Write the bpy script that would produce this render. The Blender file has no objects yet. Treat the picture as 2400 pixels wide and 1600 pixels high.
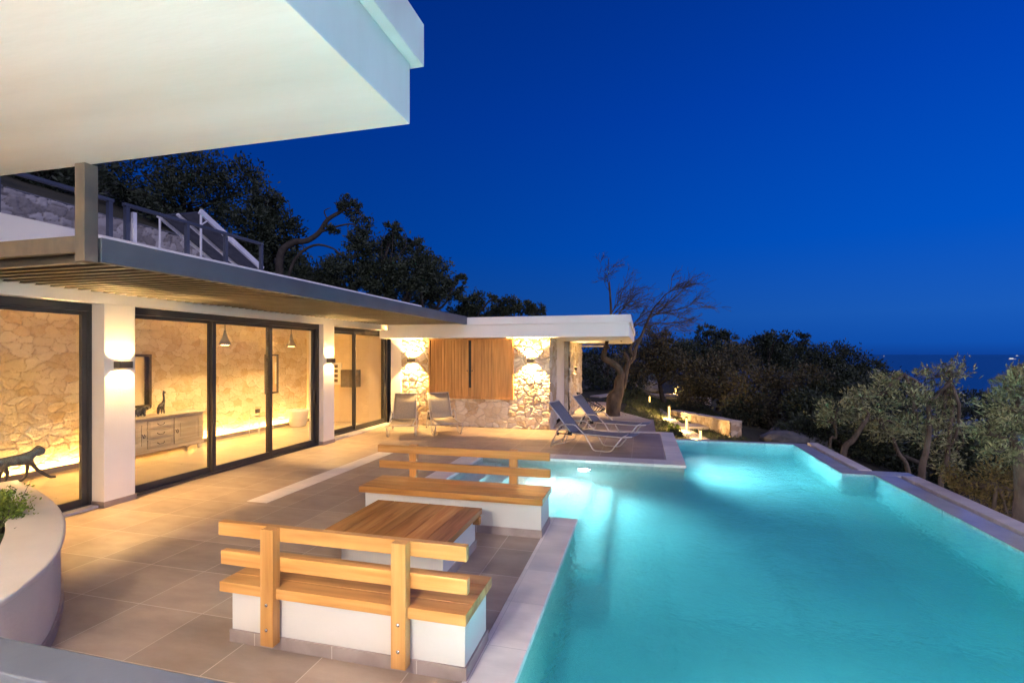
import bpy, math, random
import numpy as np
from mathutils import Vector, Matrix
R = math.radians
random.seed(7)
RNG = np.random.default_rng(11)
scene = bpy.context.scene
COL = scene.collection

# ------------------------------------------------------------------ camera
cam = bpy.data.cameras.new('camera')
cam.sensor_width = 36.0
cam.lens = 36.0 * 1167 / 2400
cam.shift_y = 30.0 / 2400
cam.clip_start = 0.05
cam.clip_end = 60000
camo = bpy.data.objects.new('camera', cam)
COL.objects.link(camo)
YAW = math.atan(303 / 1167.0)
camo.location = (0, 0, 2.0)
camo.rotation_euler = (R(90), 0, YAW)
scene.camera = camo

# ------------------------------------------------------------------ world: dusk sky, afterglow behind the camera
world = bpy.data.worlds.new('World')
scene.world = world
world.use_nodes = True
wn, wl = world.node_tree.nodes, world.node_tree.links
wn.clear()
w_out = wn.new('ShaderNodeOutputWorld')
w_bg = wn.new('ShaderNodeBackground')
w_tc = wn.new('ShaderNodeTexCoord')
w_sep = wn.new('ShaderNodeSeparateXYZ')
wl.new(w_tc.outputs['Generated'], w_sep.inputs[0])
w_ramp = wn.new('ShaderNodeValToRGB')           # by height above the horizon
wl.new(w_sep.outputs['Z'], w_ramp.inputs['Fac'])
cr = w_ramp.color_ramp
cr.elements[0].position = 0.0
cr.elements[0].color = (0.004, 0.050, 0.30, 1)
cr.elements[1].position = 1.0
cr.elements[1].color = (0.0, 0.018, 0.16, 1)
for p, c in ((0.02, (0.005, 0.077, 0.41, 1)), (0.07, (0.009, 0.097, 0.46, 1)), (0.2, (0.0, 0.082, 0.52, 1)), (0.42, (0.0, 0.052, 0.43, 1)), (0.65, (0.0, 0.031, 0.28, 1))):
    e = cr.elements.new(p); e.color = c
w_dot = wn.new('ShaderNodeVectorMath'); w_dot.operation = 'DOT_PRODUCT'   # the western side of the sky is still bright
wl.new(w_tc.outputs['Generated'], w_dot.inputs[0])
w_dot.inputs[1].default_value = Vector((0.62, -0.75, 0.18)).normalized()
w_mr = wn.new('ShaderNodeMapRange'); w_mr.interpolation_type = 'SMOOTHSTEP'
wl.new(w_dot.outputs['Value'], w_mr.inputs['Value'])
w_mr.inputs['From Min'].default_value = 0.05
w_mr.inputs['From Max'].default_value = 1.0
w_glow = wn.new('ShaderNodeMix'); w_glow.data_type = 'RGBA'; w_glow.blend_type = 'ADD'
wl.new(w_mr.outputs['Result'], w_glow.inputs['Factor'])
wl.new(w_ramp.outputs['Color'], w_glow.inputs['A'])
w_glow.inputs['B'].default_value = (1.0, 0.87, 0.90, 1)
w_side = wn.new('ShaderNodeMapRange')           # left (east) a little darker than right
wl.new(w_sep.outputs['X'], w_side.inputs['Value'])
w_side.inputs['From Min'].default_value = -0.6
w_side.inputs['From Max'].default_value = 0.75
w_side.inputs['To Min'].default_value = 0.56
w_side.inputs['To Max'].default_value = 1.18
w_mul = wn.new('ShaderNodeMix'); w_mul.data_type = 'RGBA'; w_mul.blend_type = 'MULTIPLY'
w_mul.inputs['Factor'].default_value = 1
wl.new(w_glow.outputs['Result'], w_mul.inputs['A'])
wl.new(w_side.outputs['Result'], w_mul.inputs['B'])
w_sky = wn.new('ShaderNodeTexSky'); w_sky.sky_type = 'NISHITA'; w_sky.sun_disc = False
w_sky.sun_elevation = R(-3.0); w_sky.sun_rotation = R(140); w_sky.ozone_density = 4
w_tint = wn.new('ShaderNodeMix'); w_tint.data_type = 'RGBA'; w_tint.blend_type = 'MULTIPLY'
w_tint.inputs['Factor'].default_value = 1
wl.new(w_sky.outputs['Color'], w_tint.inputs['A'])
w_tint.inputs['B'].default_value = (0.02, 0.05, 0.12, 1)
w_add = wn.new('ShaderNodeMix'); w_add.data_type = 'RGBA'; w_add.blend_type = 'ADD'
w_add.inputs['Factor'].default_value = 1
wl.new(w_mul.outputs['Result'], w_add.inputs['A'])
wl.new(w_tint.outputs['Result'], w_add.inputs['B'])
wl.new(w_add.outputs['Result'], w_bg.inputs['Color'])
w_bg.inputs['Strength'].default_value = 1.0
wl.new(w_bg.outputs[0], w_out.inputs['Surface'])

scene.view_settings.view_transform = 'Standard'
scene.view_settings.look = 'None'
scene.view_settings.exposure = 0.0
scene.view_settings.gamma = 1.0
scene.render.engine = 'CYCLES'
cy = scene.cycles
cy.use_denoising = True
cy.max_bounces = 9
cy.diffuse_bounces = 4
cy.glossy_bounces = 4
cy.transmission_bounces = 6
cy.transparent_max_bounces = 16
cy.sample_clamp_indirect = 60.0
cy.caustics_refractive = True
cy.caustics_reflective = False
cy.use_adaptive_sampling = True
cy.adaptive_threshold = 0.02

WARM = (1.0, 0.60, 0.20)
WARM2 = (1.0, 0.66, 0.30)

# ------------------------------------------------------------------ materials
def new_mat(name):
    m = bpy.data.materials.new(name); m.use_nodes = True
    nt = m.node_tree
    return m, nt, nt.nodes['Principled BSDF']

def ramp_node(nt, stops):
    r = nt.nodes.new('ShaderNodeValToRGB')
    els = r.color_ramp.elements
    els[0].position, els[0].color = stops[0][0], (*stops[0][1], 1)
    els[1].position, els[1].color = stops[-1][0], (*stops[-1][1], 1)
    for p, c in stops[1:-1]:
        e = els.new(p); e.color = (*c, 1)
    return r

def noisy(name, c1, c2, scale=4, rough=0.6, bump=0.0, bscale=60, stretch=(1, 1, 1), detail=6, metal=0, spec=0.5, lo=0.3, hi=0.7, dist=0.01):
    m, nt, b = new_mat(name)
    tc = nt.nodes.new('ShaderNodeTexCoord')
    mp = nt.nodes.new('ShaderNodeMapping'); mp.inputs['Scale'].default_value = stretch
    nt.links.new(tc.outputs['Object'], mp.inputs['Vector'])
    n = nt.nodes.new('ShaderNodeTexNoise'); n.inputs['Scale'].default_value = scale; n.inputs['Detail'].default_value = detail
    nt.links.new(mp.outputs[0], n.inputs['Vector'])
    r = ramp_node(nt, [(lo, c1), (hi, c2)])
    nt.links.new(n.outputs['Fac'], r.inputs['Fac'])
    nt.links.new(r.outputs['Color'], b.inputs['Base Color'])
    b.inputs['Roughness'].default_value = rough
    b.inputs['Metallic'].default_value = metal
    b.inputs['Specular IOR Level'].default_value = spec
    if bump:
        n2 = nt.nodes.new('ShaderNodeTexNoise'); n2.inputs['Scale'].default_value = bscale; n2.inputs['Detail'].default_value = 4
        nt.links.new(mp.outputs[0], n2.inputs['Vector'])
        bp = nt.nodes.new('ShaderNodeBump'); bp.inputs['Strength'].default_value = bump; bp.inputs['Distance'].default_value = dist
        nt.links.new(n2.outputs['Fac'], bp.inputs['Height'])
        nt.links.new(bp.outputs[0], b.inputs['Normal'])
    return m

def emit(name, color, strength):
    m = bpy.data.materials.new(name); m.use_nodes = True
    nt = m.node_tree; nt.nodes.clear()
    e = nt.nodes.new('ShaderNodeEmission'); e.inputs['Color'].default_value = (*color, 1); e.inputs['Strength'].default_value = strength
    o = nt.nodes.new('ShaderNodeOutputMaterial'); nt.links.new(e.outputs[0], o.inputs[0])
    return m

def glass_mat():
    m = bpy.data.materials.new('window glass'); m.use_nodes = True
    nt = m.node_tree; nt.nodes.clear()
    fr = nt.nodes.new('ShaderNodeLayerWeight'); fr.inputs['Blend'].default_value = 0.5
    pw = nt.nodes.new('ShaderNodeMath'); pw.operation = 'POWER'; pw.inputs[1].default_value = 5
    nt.links.new(fr.outputs['Facing'], pw.inputs[0])
    tr = nt.nodes.new('ShaderNodeBsdfTransparent'); tr.inputs['Color'].default_value = (0.95, 0.95, 0.92, 1)
    gl = nt.nodes.new('ShaderNodeBsdfGlossy'); gl.inputs['Roughness'].default_value = 0.0
    mx = nt.nodes.new('ShaderNodeMixShader'); o = nt.nodes.new('ShaderNodeOutputMaterial')
    mu = nt.nodes.new('ShaderNodeMath'); mu.operation = 'MULTIPLY_ADD'; mu.inputs[1].default_value = 0.90; mu.inputs[2].default_value = 0.075; mu.use_clamp = True
    nt.links.new(pw.outputs[0], mu.inputs[0])
    nt.links.new(mu.outputs[0], mx.inputs[0]); nt.links.new(tr.outputs[0], mx.inputs[1]); nt.links.new(gl.outputs[0], mx.inputs[2])
    nt.links.new(mx.outputs[0], o.inputs[0])
    return m

def tile_mat(name, ca, cb, mortar, w, h, ox, oy, rough=0.42, msize=0.004):
    m, nt, b = new_mat(name)
    tc = nt.nodes.new('ShaderNodeTexCoord')
    mp = nt.nodes.new('ShaderNodeMapping'); mp.inputs['Location'].default_value = (-ox, -oy, 0)
    nt.links.new(tc.outputs['Object'], mp.inputs['Vector'])
    br = nt.nodes.new('ShaderNodeTexBrick')
    br.offset = 0; br.squash = 1
    br.inputs['Scale'].default_value = 1
    br.inputs['Brick Width'].default_value = w; br.inputs['Row Height'].default_value = h
    br.inputs['Mortar Size'].default_value = msize; br.inputs['Mortar Smooth'].default_value = 0.1
    br.inputs['Color1'].default_value = (0.82, 0.82, 0.83, 1); br.inputs['Color2'].default_value = (1.12, 1.10, 1.08, 1)
    nt.links.new(mp.outputs[0], br.inputs['Vector'])
    n = nt.nodes.new('ShaderNodeTexNoise'); n.inputs['Scale'].default_value = 1.6; n.inputs['Detail'].default_value = 9; n.inputs['Roughness'].default_value = 0.65
    mp2 = nt.nodes.new('ShaderNodeMapping'); mp2.inputs['Scale'].default_value = (1, 2.6, 1)
    nt.links.new(tc.outputs['Object'], mp2.inputs['Vector']); nt.links.new(mp2.outputs[0], n.inputs['Vector'])
    r = ramp_node(nt, [(0.3, ca), (0.7, cb)])
    nt.links.new(n.outputs['Fac'], r.inputs['Fac'])
    mu = nt.nodes.new('ShaderNodeMix'); mu.data_type = 'RGBA'; mu.blend_type = 'MULTIPLY'; mu.inputs['Factor'].default_value = 1
    nt.links.new(r.outputs['Color'], mu.inputs['A']); nt.links.new(br.outputs['Color'], mu.inputs['B'])
    mx = nt.nodes.new('ShaderNodeMix'); mx.data_type = 'RGBA'
    nt.links.new(br.outputs['Fac'], mx.inputs['Factor']); nt.links.new(mu.outputs['Result'], mx.inputs['A'])
    mx.inputs['B'].default_value = (*mortar, 1)
    nt.links.new(mx.outputs['Result'], b.inputs['Base Color'])
    n3 = nt.nodes.new('ShaderNodeTexNoise'); n3.inputs['Scale'].default_value = 5; n3.inputs['Detail'].default_value = 6
    nt.links.new(tc.outputs['Object'], n3.inputs['Vector'])
    mr = nt.nodes.new('ShaderNodeMapRange'); mr.inputs['To Min'].default_value = rough - 0.1; mr.inputs['To Max'].default_value = rough + 0.15
    nt.links.new(n3.outputs['Fac'], mr.inputs['Value']); nt.links.new(mr.outputs['Result'], b.inputs['Roughness'])
    bp = nt.nodes.new('ShaderNodeBump'); bp.inputs['Strength'].default_value = 0.6; bp.inputs['Distance'].default_value = 0.003; bp.invert = True
    nt.links.new(br.outputs['Fac'], bp.inputs['Height']); nt.links.new(bp.outputs[0], b.inputs['Normal'])
    return m

def wood_mat(name, c1, c2, c3, axis, rough=0.35, vary=0.26):
    """grain along axis (0 = x, 1 = y, 2 = z)"""
    m, nt, b = new_mat(name)
    tc = nt.nodes.new('ShaderNodeTexCoord')
    s = [14, 14, 14]; s[axis] = 0.9
    mp = nt.nodes.new('ShaderNodeMapping'); mp.inputs['Scale'].default_value = s
    nt.links.new(tc.outputs['Object'], mp.inputs['Vector'])
    n = nt.nodes.new('ShaderNodeTexNoise'); n.inputs['Scale'].default_value = 1.5; n.inputs['Detail'].default_value = 8; n.inputs['Distortion'].default_value = 0.5
    nt.links.new(mp.outputs[0], n.inputs['Vector'])
    r = ramp_node(nt, [(0.25, c1), (0.5, c2), (0.75, c3)])
    nt.links.new(n.outputs['Fac'], r.inputs['Fac'])
    big = nt.nodes.new('ShaderNodeTexNoise'); big.inputs['Scale'].default_value = 0.35; big.inputs['Detail'].default_value = 2
    nt.links.new(mp.outputs[0], big.inputs['Vector'])
    mr = nt.nodes.new('ShaderNodeMapRange'); mr.inputs['From Min'].default_value = 0.3; mr.inputs['From Max'].default_value = 0.7
    mr.inputs['To Min'].default_value = 0.72; mr.inputs['To Max'].default_value = 1.18
    nt.links.new(big.outputs['Fac'], mr.inputs['Value'])
    ge = nt.nodes.new('ShaderNodeNewGeometry'); oi = nt.nodes.new('ShaderNodeObjectInfo')
    ra = nt.nodes.new('ShaderNodeMath'); ra.operation = 'ADD'
    nt.links.new(ge.outputs['Random Per Island'], ra.inputs[0]); nt.links.new(oi.outputs['Random'], ra.inputs[1])
    rb = nt.nodes.new('ShaderNodeMapRange'); rb.inputs['From Max'].default_value = 2; rb.inputs['To Min'].default_value = 1 - vary; rb.inputs['To Max'].default_value = 1 + vary
    nt.links.new(ra.outputs[0], rb.inputs['Value'])
    rm = nt.nodes.new('ShaderNodeMath'); rm.operation = 'MULTIPLY'
    nt.links.new(rb.outputs['Result'], rm.inputs[0]); nt.links.new(mr.outputs['Result'], rm.inputs[1])
    mu = nt.nodes.new('ShaderNodeMix'); mu.data_type = 'RGBA'; mu.blend_type = 'MULTIPLY'; mu.inputs['Factor'].default_value = 1
    nt.links.new(r.outputs['Color'], mu.inputs['A']); nt.links.new(rm.outputs[0], mu.inputs['B'])
    nt.links.new(mu.outputs['Result'], b.inputs['Base Color'])
    b.inputs['Roughness'].default_value = rough
    bp = nt.nodes.new('ShaderNodeBump'); bp.inputs['Strength'].default_value = 0.12; bp.inputs['Distance'].default_value = 0.003
    nt.links.new(n.outputs['Fac'], bp.inputs['Height']); nt.links.new(bp.outputs[0], b.inputs['Normal'])
    return m

def stone_mat(name, stops, joint, rough=0.85, bump=0.5):
    m, nt, b = new_mat(name)
    a = nt.nodes.new('ShaderNodeAttribute'); a.attribute_name = 'stone'
    j = nt.nodes.new('ShaderNodeAttribute'); j.attribute_name = 'joint'
    tc = nt.nodes.new('ShaderNodeTexCoord')
    n = nt.nodes.new('ShaderNodeTexNoise'); n.inputs['Scale'].default_value = 9; n.inputs['Detail'].default_value = 8; n.inputs['Roughness'].default_value = 0.7
    nt.links.new(tc.outputs['Object'], n.inputs['Vector'])
    ad = nt.nodes.new('ShaderNodeMath'); ad.operation = 'MULTIPLY_ADD'; ad.inputs[1].default_value = 0.9; ad.inputs[2].default_value = -0.45
    nt.links.new(n.outputs['Fac'], ad.inputs[0])
    ad2 = nt.nodes.new('ShaderNodeMath'); ad2.operation = 'ADD'
    nt.links.new(ad.outputs[0], ad2.inputs[0]); nt.links.new(a.outputs['Fac'], ad2.inputs[1])
    r = ramp_node(nt, stops)
    nt.links.new(ad2.outputs[0], r.inputs['Fac'])
    mx = nt.nodes.new('ShaderNodeMix'); mx.data_type = 'RGBA'
    nt.links.new(j.outputs['Fac'], mx.inputs['Factor']); nt.links.new(r.outputs['Color'], mx.inputs['A']); mx.inputs['B'].default_value = (*joint, 1)
    nt.links.new(mx.outputs['Result'], b.inputs['Base Color'])
    b.inputs['Roughness'].default_value = rough
    n2 = nt.nodes.new('ShaderNodeTexNoise'); n2.inputs['Scale'].default_value = 28; n2.inputs['Detail'].default_value = 8
    nt.links.new(tc.outputs['Object'], n2.inputs['Vector'])
    bp = nt.nodes.new('ShaderNodeBump'); bp.inputs['Strength'].default_value = bump; bp.inputs['Distance'].default_value = 0.02
    nt.links.new(n2.outputs['Fac'], bp.inputs['Height']); nt.links.new(bp.outputs[0], b.inputs['Normal'])
    return m

def leaf_mat(name, dark, light, back=None):
    m, nt, b = new_mat(name)
    a = nt.nodes.new('ShaderNodeAttribute'); a.attribute_name = 'tone'
    r = ramp_node(nt, [(0.0, dark), (1.0, light)])
    nt.links.new(a.outputs['Fac'], r.inputs['Fac'])
    nt.links.new(r.outputs['Color'], b.inputs['Base Color'])
    b.inputs['Roughness'].default_value = 0.55
    b.inputs['Specular IOR Level'].default_value = 0.3
    return m

def water_mat():
    m = bpy.data.materials.new('pool water'); m.use_nodes = True
    nt = m.node_tree; nt.nodes.clear()
    g = nt.nodes.new('ShaderNodeBsdfGlass'); g.inputs['IOR'].default_value = 1.33; g.inputs['Roughness'].default_value = 0.0
    tc = nt.nodes.new('ShaderNodeTexCoord')
    n = nt.nodes.new('ShaderNodeTexNoise'); n.inputs['Scale'].default_value = 2.2; n.inputs['Detail'].default_value = 3
    nt.links.new(tc.outputs['Object'], n.inputs['Vector'])
    n2 = nt.nodes.new('ShaderNodeTexNoise'); n2.inputs['Scale'].default_value = 13; n2.inputs['Detail'].default_value = 3; n2.inputs['Distortion'].default_value = 1.2
    nt.links.new(tc.outputs['Object'], n2.inputs['Vector'])
    ad = nt.nodes.new('ShaderNodeMath'); ad.operation = 'MULTIPLY_ADD'; ad.inputs[1].default_value = 0.5
    nt.links.new(n2.outputs['Fac'], ad.inputs[0]); nt.links.new(n.outputs['Fac'], ad.inputs[2])
    bp = nt.nodes.new('ShaderNodeBump'); bp.inputs['Strength'].default_value = 0.4; bp.inputs['Distance'].default_value = 0.05
    nt.links.new(ad.outputs[0], bp.inputs['Height']); nt.links.new(bp.outputs[0], g.inputs['Normal'])
    v = nt.nodes.new('ShaderNodeVolumeAbsorption'); v.inputs['Color'].default_value = (0.14, 0.915, 0.94, 1); v.inputs['Density'].default_value = 0.44
    o = nt.nodes.new('ShaderNodeOutputMaterial')
    sc_ = nt.nodes.new('ShaderNodeVolumeScatter'); sc_.inputs['Color'].default_value = (0.85, 1.0, 1.0, 1); sc_.inputs['Density'].default_value = 0.11; sc_.inputs['Anisotropy'].default_value = 0.3
    av = nt.nodes.new('ShaderNodeAddShader'); nt.links.new(v.outputs[0], av.inputs[0]); nt.links.new(sc_.outputs[0], av.inputs[1])
    nt.links.new(g.outputs[0], o.inputs['Surface']); nt.links.new(av.outputs[0], o.inputs['Volume'])
    return m

M = {}
M['tile'] = tile_mat('terrace tile', (0.255, 0.197, 0.16), (0.375, 0.297, 0.24), (0.52, 0.43, 0.36), 0.62, 0.61, -1.42, 4.95)
M['in_tile'] = tile_mat('indoor tile', (0.40, 0.33, 0.25), (0.50, 0.42, 0.33), (0.5, 0.45, 0.38), 1.2, 0.61, -7.4, 4.95, 0.3, 0.003)
M['skirt'] = noisy('skirting tile', (0.25, 0.20, 0.185), (0.36, 0.30, 0.28), 5, 0.5)
M['skirt_joint'] = noisy('skirting joint', (0.5, 0.44, 0.4), (0.55, 0.5, 0.45), 5, 0.8)
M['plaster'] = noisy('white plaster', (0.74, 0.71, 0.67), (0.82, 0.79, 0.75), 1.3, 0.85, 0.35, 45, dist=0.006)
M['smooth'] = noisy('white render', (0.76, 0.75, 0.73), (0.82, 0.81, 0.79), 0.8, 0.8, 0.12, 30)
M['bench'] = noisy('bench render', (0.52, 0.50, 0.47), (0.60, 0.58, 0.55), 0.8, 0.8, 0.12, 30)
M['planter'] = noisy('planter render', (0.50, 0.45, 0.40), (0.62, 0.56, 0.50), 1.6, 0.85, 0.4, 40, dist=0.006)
M['overhang'] = noisy('painted soffit', (0.72, 0.70, 0.68), (0.82, 0.80, 0.79), 0.9, 0.85, 0.15, 9, stretch=(0.5, 3, 1))
M['inwall'] = noisy('indoor plaster', (0.62, 0.50, 0.33), (0.70, 0.58, 0.40), 1.0, 0.8)
M['coping'] = tile_mat('pale stone coping', (0.58, 0.54, 0.51), (0.76, 0.71, 0.67), (0.48, 0.44, 0.41), 0.62, 0.62, -0.4, 0.17, 0.5, 0.002)
M['weir'] = noisy('wet weir stone', (0.40, 0.40, 0.44), (0.52, 0.51, 0.54), 2.5, 0.18)
M['poolwall'] = noisy('pool wall stone tile', (0.30, 0.33, 0.30), (0.42, 0.44, 0.40), 12, 0.5, 0.2, 60)
def mosaic(m, amount=0.16, scale=38):
    nt = m.node_tree; b = nt.nodes['Principled BSDF']; src = b.inputs['Base Color'].links[0].from_socket
    tc = nt.nodes.new('ShaderNodeTexCoord'); v = nt.nodes.new('ShaderNodeTexVoronoi'); v.inputs['Scale'].default_value = scale
    nt.links.new(tc.outputs['Object'], v.inputs['Vector'])
    sp = nt.nodes.new('ShaderNodeSeparateColor'); nt.links.new(v.outputs['Color'], sp.inputs[0])
    mr = nt.nodes.new('ShaderNodeMapRange'); mr.inputs['To Min'].default_value = 1 - amount; mr.inputs['To Max'].default_value = 1 + amount
    nt.links.new(sp.outputs[0], mr.inputs['Value'])
    mu = nt.nodes.new('ShaderNodeMix'); mu.data_type = 'RGBA'; mu.blend_type = 'MULTIPLY'; mu.inputs['Factor'].default_value = 1
    nt.links.new(src, mu.inputs['A']); nt.links.new(mr.outputs['Result'], mu.inputs['B']); nt.links.new(mu.outputs['Result'], b.inputs['Base Color'])
    return m
M['basin'] = tile_mat('pool mosaic', (0.54, 0.69, 0.71), (0.68, 0.82, 0.83), (0.34, 0.50, 0.53), 1.25, 2.5, 0.3, 0.4, 0.5, 0.012)
mosaic(M['basin'])
M['alu'] = noisy('anthracite aluminium', (0.030, 0.029, 0.030), (0.045, 0.043, 0.043), 3, 0.38, spec=0.5)
M['blue_steel'] = noisy('grey painted steel', (0.05, 0.06, 0.082), (0.075, 0.085, 0.115), 2.2, 0.5, 0.05, 30)
M['raw_steel'] = noisy('primer stained steel', (0.055, 0.052, 0.054), (0.12, 0.10, 0.085), 3.5, 0.6, stretch=(2, 1, 1))
M['slat_lit'] = noisy('pergola slat', (0.13, 0.12, 0.105), (0.18, 0.165, 0.145), 3, 0.45)  # paler tone stands in for light on the slat undersides
M['bronze'] = noisy('dark lamp metal', (0.05, 0.04, 0.03), (0.09, 0.075, 0.055), 6, 0.45)
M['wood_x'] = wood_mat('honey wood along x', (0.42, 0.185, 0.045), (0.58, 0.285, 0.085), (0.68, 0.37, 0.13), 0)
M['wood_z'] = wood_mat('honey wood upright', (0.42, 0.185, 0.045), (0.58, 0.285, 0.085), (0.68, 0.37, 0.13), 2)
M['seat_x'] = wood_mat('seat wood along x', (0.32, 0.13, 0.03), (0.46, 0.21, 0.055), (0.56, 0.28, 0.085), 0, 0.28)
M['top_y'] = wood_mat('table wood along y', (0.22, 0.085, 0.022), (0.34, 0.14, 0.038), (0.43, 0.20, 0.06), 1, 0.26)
M['shutter'] = wood_mat('shutter wood', (0.42, 0.20, 0.055), (0.58, 0.30, 0.095), (0.68, 0.37, 0.13), 2, 0.4, 0.10)
M['steel'] = noisy('bolt steel', (0.5, 0.5, 0.5), (0.6, 0.6, 0.6), 10, 0.25, metal=1)
M['stone_out'] = stone_mat('rubble limestone', [(0.0, (0.46, 0.34, 0.20)), (0.35, (0.60, 0.50, 0.36)), (0.65, (0.66, 0.58, 0.45)), (1.0, (0.72, 0.66, 0.55))], (0.50, 0.43, 0.33))
M['stone_in'] = stone_mat('indoor limestone', [(0.0, (0.54, 0.40, 0.22)), (0.25, (0.63, 0.51, 0.33)), (0.7, (0.66, 0.55, 0.37)), (1.0, (0.72, 0.62, 0.45))], (0.46, 0.35, 0.21), 0.85, 0.45)
M['stone_hill'] = stone_mat('dry stone', [(0.0, (0.22, 0.20, 0.18)), (0.5, (0.38, 0.35, 0.32)), (1.0, (0.50, 0.47, 0.44))], (0.16, 0.14, 0.12))
M['stone_garden'] = stone_mat('garden stone', [(0.0, (0.34, 0.24, 0.17)), (0.5, (0.50, 0.40, 0.31)), (1.0, (0.60, 0.52, 0.44))], (0.25, 0.20, 0.16))
M['glass'] = glass_mat()
M['water'] = water_mat()
M['lounger_tube'] = noisy('pale tube', (0.50, 0.48, 0.46), (0.58, 0.56, 0.54), 5, 0.35, metal=0.3)
M['sling'] = noisy('grey mesh fabric', (0.11, 0.115, 0.15), (0.16, 0.165, 0.20), 40, 0.8)
M['sling_warm_lit'] = noisy('warm lit mesh fabric', (0.27, 0.225, 0.17), (0.35, 0.295, 0.23), 40, 0.8)  # same fabric as the grey sling, warm lamp light put into its colour
M['black'] = noisy('black plastic', (0.015, 0.015, 0.015), (0.03, 0.03, 0.03), 8, 0.5)
M['green_wicker'] = noisy('green cord', (0.05, 0.07, 0.03), (0.08, 0.10, 0.045), 20, 0.7)
M['limed'] = wood_mat('limed wood', (0.52, 0.44, 0.32), (0.64, 0.56, 0.43), (0.70, 0.63, 0.51), 1, 0.6)
M['white_gloss'] = noisy('white ceramic', (0.74, 0.72, 0.68), (0.8, 0.78, 0.75), 3, 0.3)
M['pewter'] = noisy('dark pewter', (0.06, 0.06, 0.06), (0.20, 0.20, 0.20), 30, 0.35, 0.4, 60, metal=0.6)
M['monkey'] = noisy('grey monkey resin', (0.05, 0.045, 0.04), (0.11, 0.10, 0.09), 18, 0.6, 0.6, 70)
M['concrete'] = noisy('pendant concrete', (0.26, 0.24, 0.21), (0.33, 0.31, 0.28), 8, 0.7)
M['mirror'] = noisy('mirror glass', (0.85, 0.85, 0.85), (0.86, 0.86, 0.86), 1, 0.03, metal=1)
M['dark_wood'] = noisy('dark frame wood', (0.07, 0.05, 0.03), (0.12, 0.09, 0.06), 12, 0.6)
M['soil'] = noisy('dark soil', (0.025, 0.016, 0.010), (0.06, 0.04, 0.025), 22, 0.95, 0.8, 60, dist=0.03)
M['ground'] = noisy('dry earth and grass', (0.022, 0.024, 0.012), (0.06, 0.055, 0.03), 0.9, 0.95, 0.8, 9, dist=0.08)
M['path'] = noisy('pale paving', (0.42, 0.36, 0.32), (0.52, 0.46, 0.41), 2, 0.75)
M['rock'] = noisy('grey limestone rock', (0.08, 0.085, 0.09), (0.19, 0.19, 0.20), 2.5, 0.9, 0.7, 14, dist=0.05)
M['bark'] = noisy('olive bark', (0.075, 0.055, 0.038), (0.19, 0.15, 0.11), 7, 0.9, 0.9, 26, stretch=(1, 1, 0.35), dist=0.03)
M['bark_bare'] = noisy('weathered bark', (0.04, 0.028, 0.018), (0.11, 0.08, 0.055), 7, 0.9, 0.9, 26, stretch=(1, 1, 0.35), dist=0.03)
M['bark_dark'] = noisy('dark bark', (0.025, 0.02, 0.016), (0.065, 0.055, 0.042), 6, 0.9, 0.6, 20)
M['sea'] = noisy('sea', (0.002, 0.008, 0.03), (0.004, 0.012, 0.04), 0.01, 0.3, 0.0)
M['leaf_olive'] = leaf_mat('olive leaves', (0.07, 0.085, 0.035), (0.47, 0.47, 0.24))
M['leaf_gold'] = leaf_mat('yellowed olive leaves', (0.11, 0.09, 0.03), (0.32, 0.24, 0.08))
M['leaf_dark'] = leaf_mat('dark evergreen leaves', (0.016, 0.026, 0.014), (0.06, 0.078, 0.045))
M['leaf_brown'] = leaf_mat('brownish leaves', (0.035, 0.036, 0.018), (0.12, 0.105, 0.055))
M['leaf_lime'] = leaf_mat('lime green leaves', (0.06, 0.10, 0.012), (0.26, 0.34, 0.05))
M['leaf_grass'] = leaf_mat('planter grass', (0.03, 0.045, 0.012), (0.10, 0.12, 0.04))
M['lens'] = emit('pool lamp lens', (0.85, 0.97, 1.0), 38.0)
M['led'] = emit('warm led strip', (1.0, 0.60, 0.18), 270.0)
M['lamp_glow'] = emit('warm lamp lens', (1.0, 0.66, 0.28), 24.0)
M['bollard_glow'] = emit('bollard light panel', (1.0, 0.62, 0.16), 5.0)
M['ship_light'] = emit('ship lights', (1.0, 0.95, 0.8), 1.3)
M['panel'] = noisy('solar collector', (0.04, 0.045, 0.06), (0.08, 0.085, 0.10), 6, 0.25)
M['white_metal'] = noisy('white metal', (0.7, 0.7, 0.7), (0.78, 0.78, 0.78), 5, 0.4)
M['paper'] = noisy('white picture mount', (0.75, 0.73, 0.68), (0.8, 0.78, 0.73), 3, 0.7)

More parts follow.
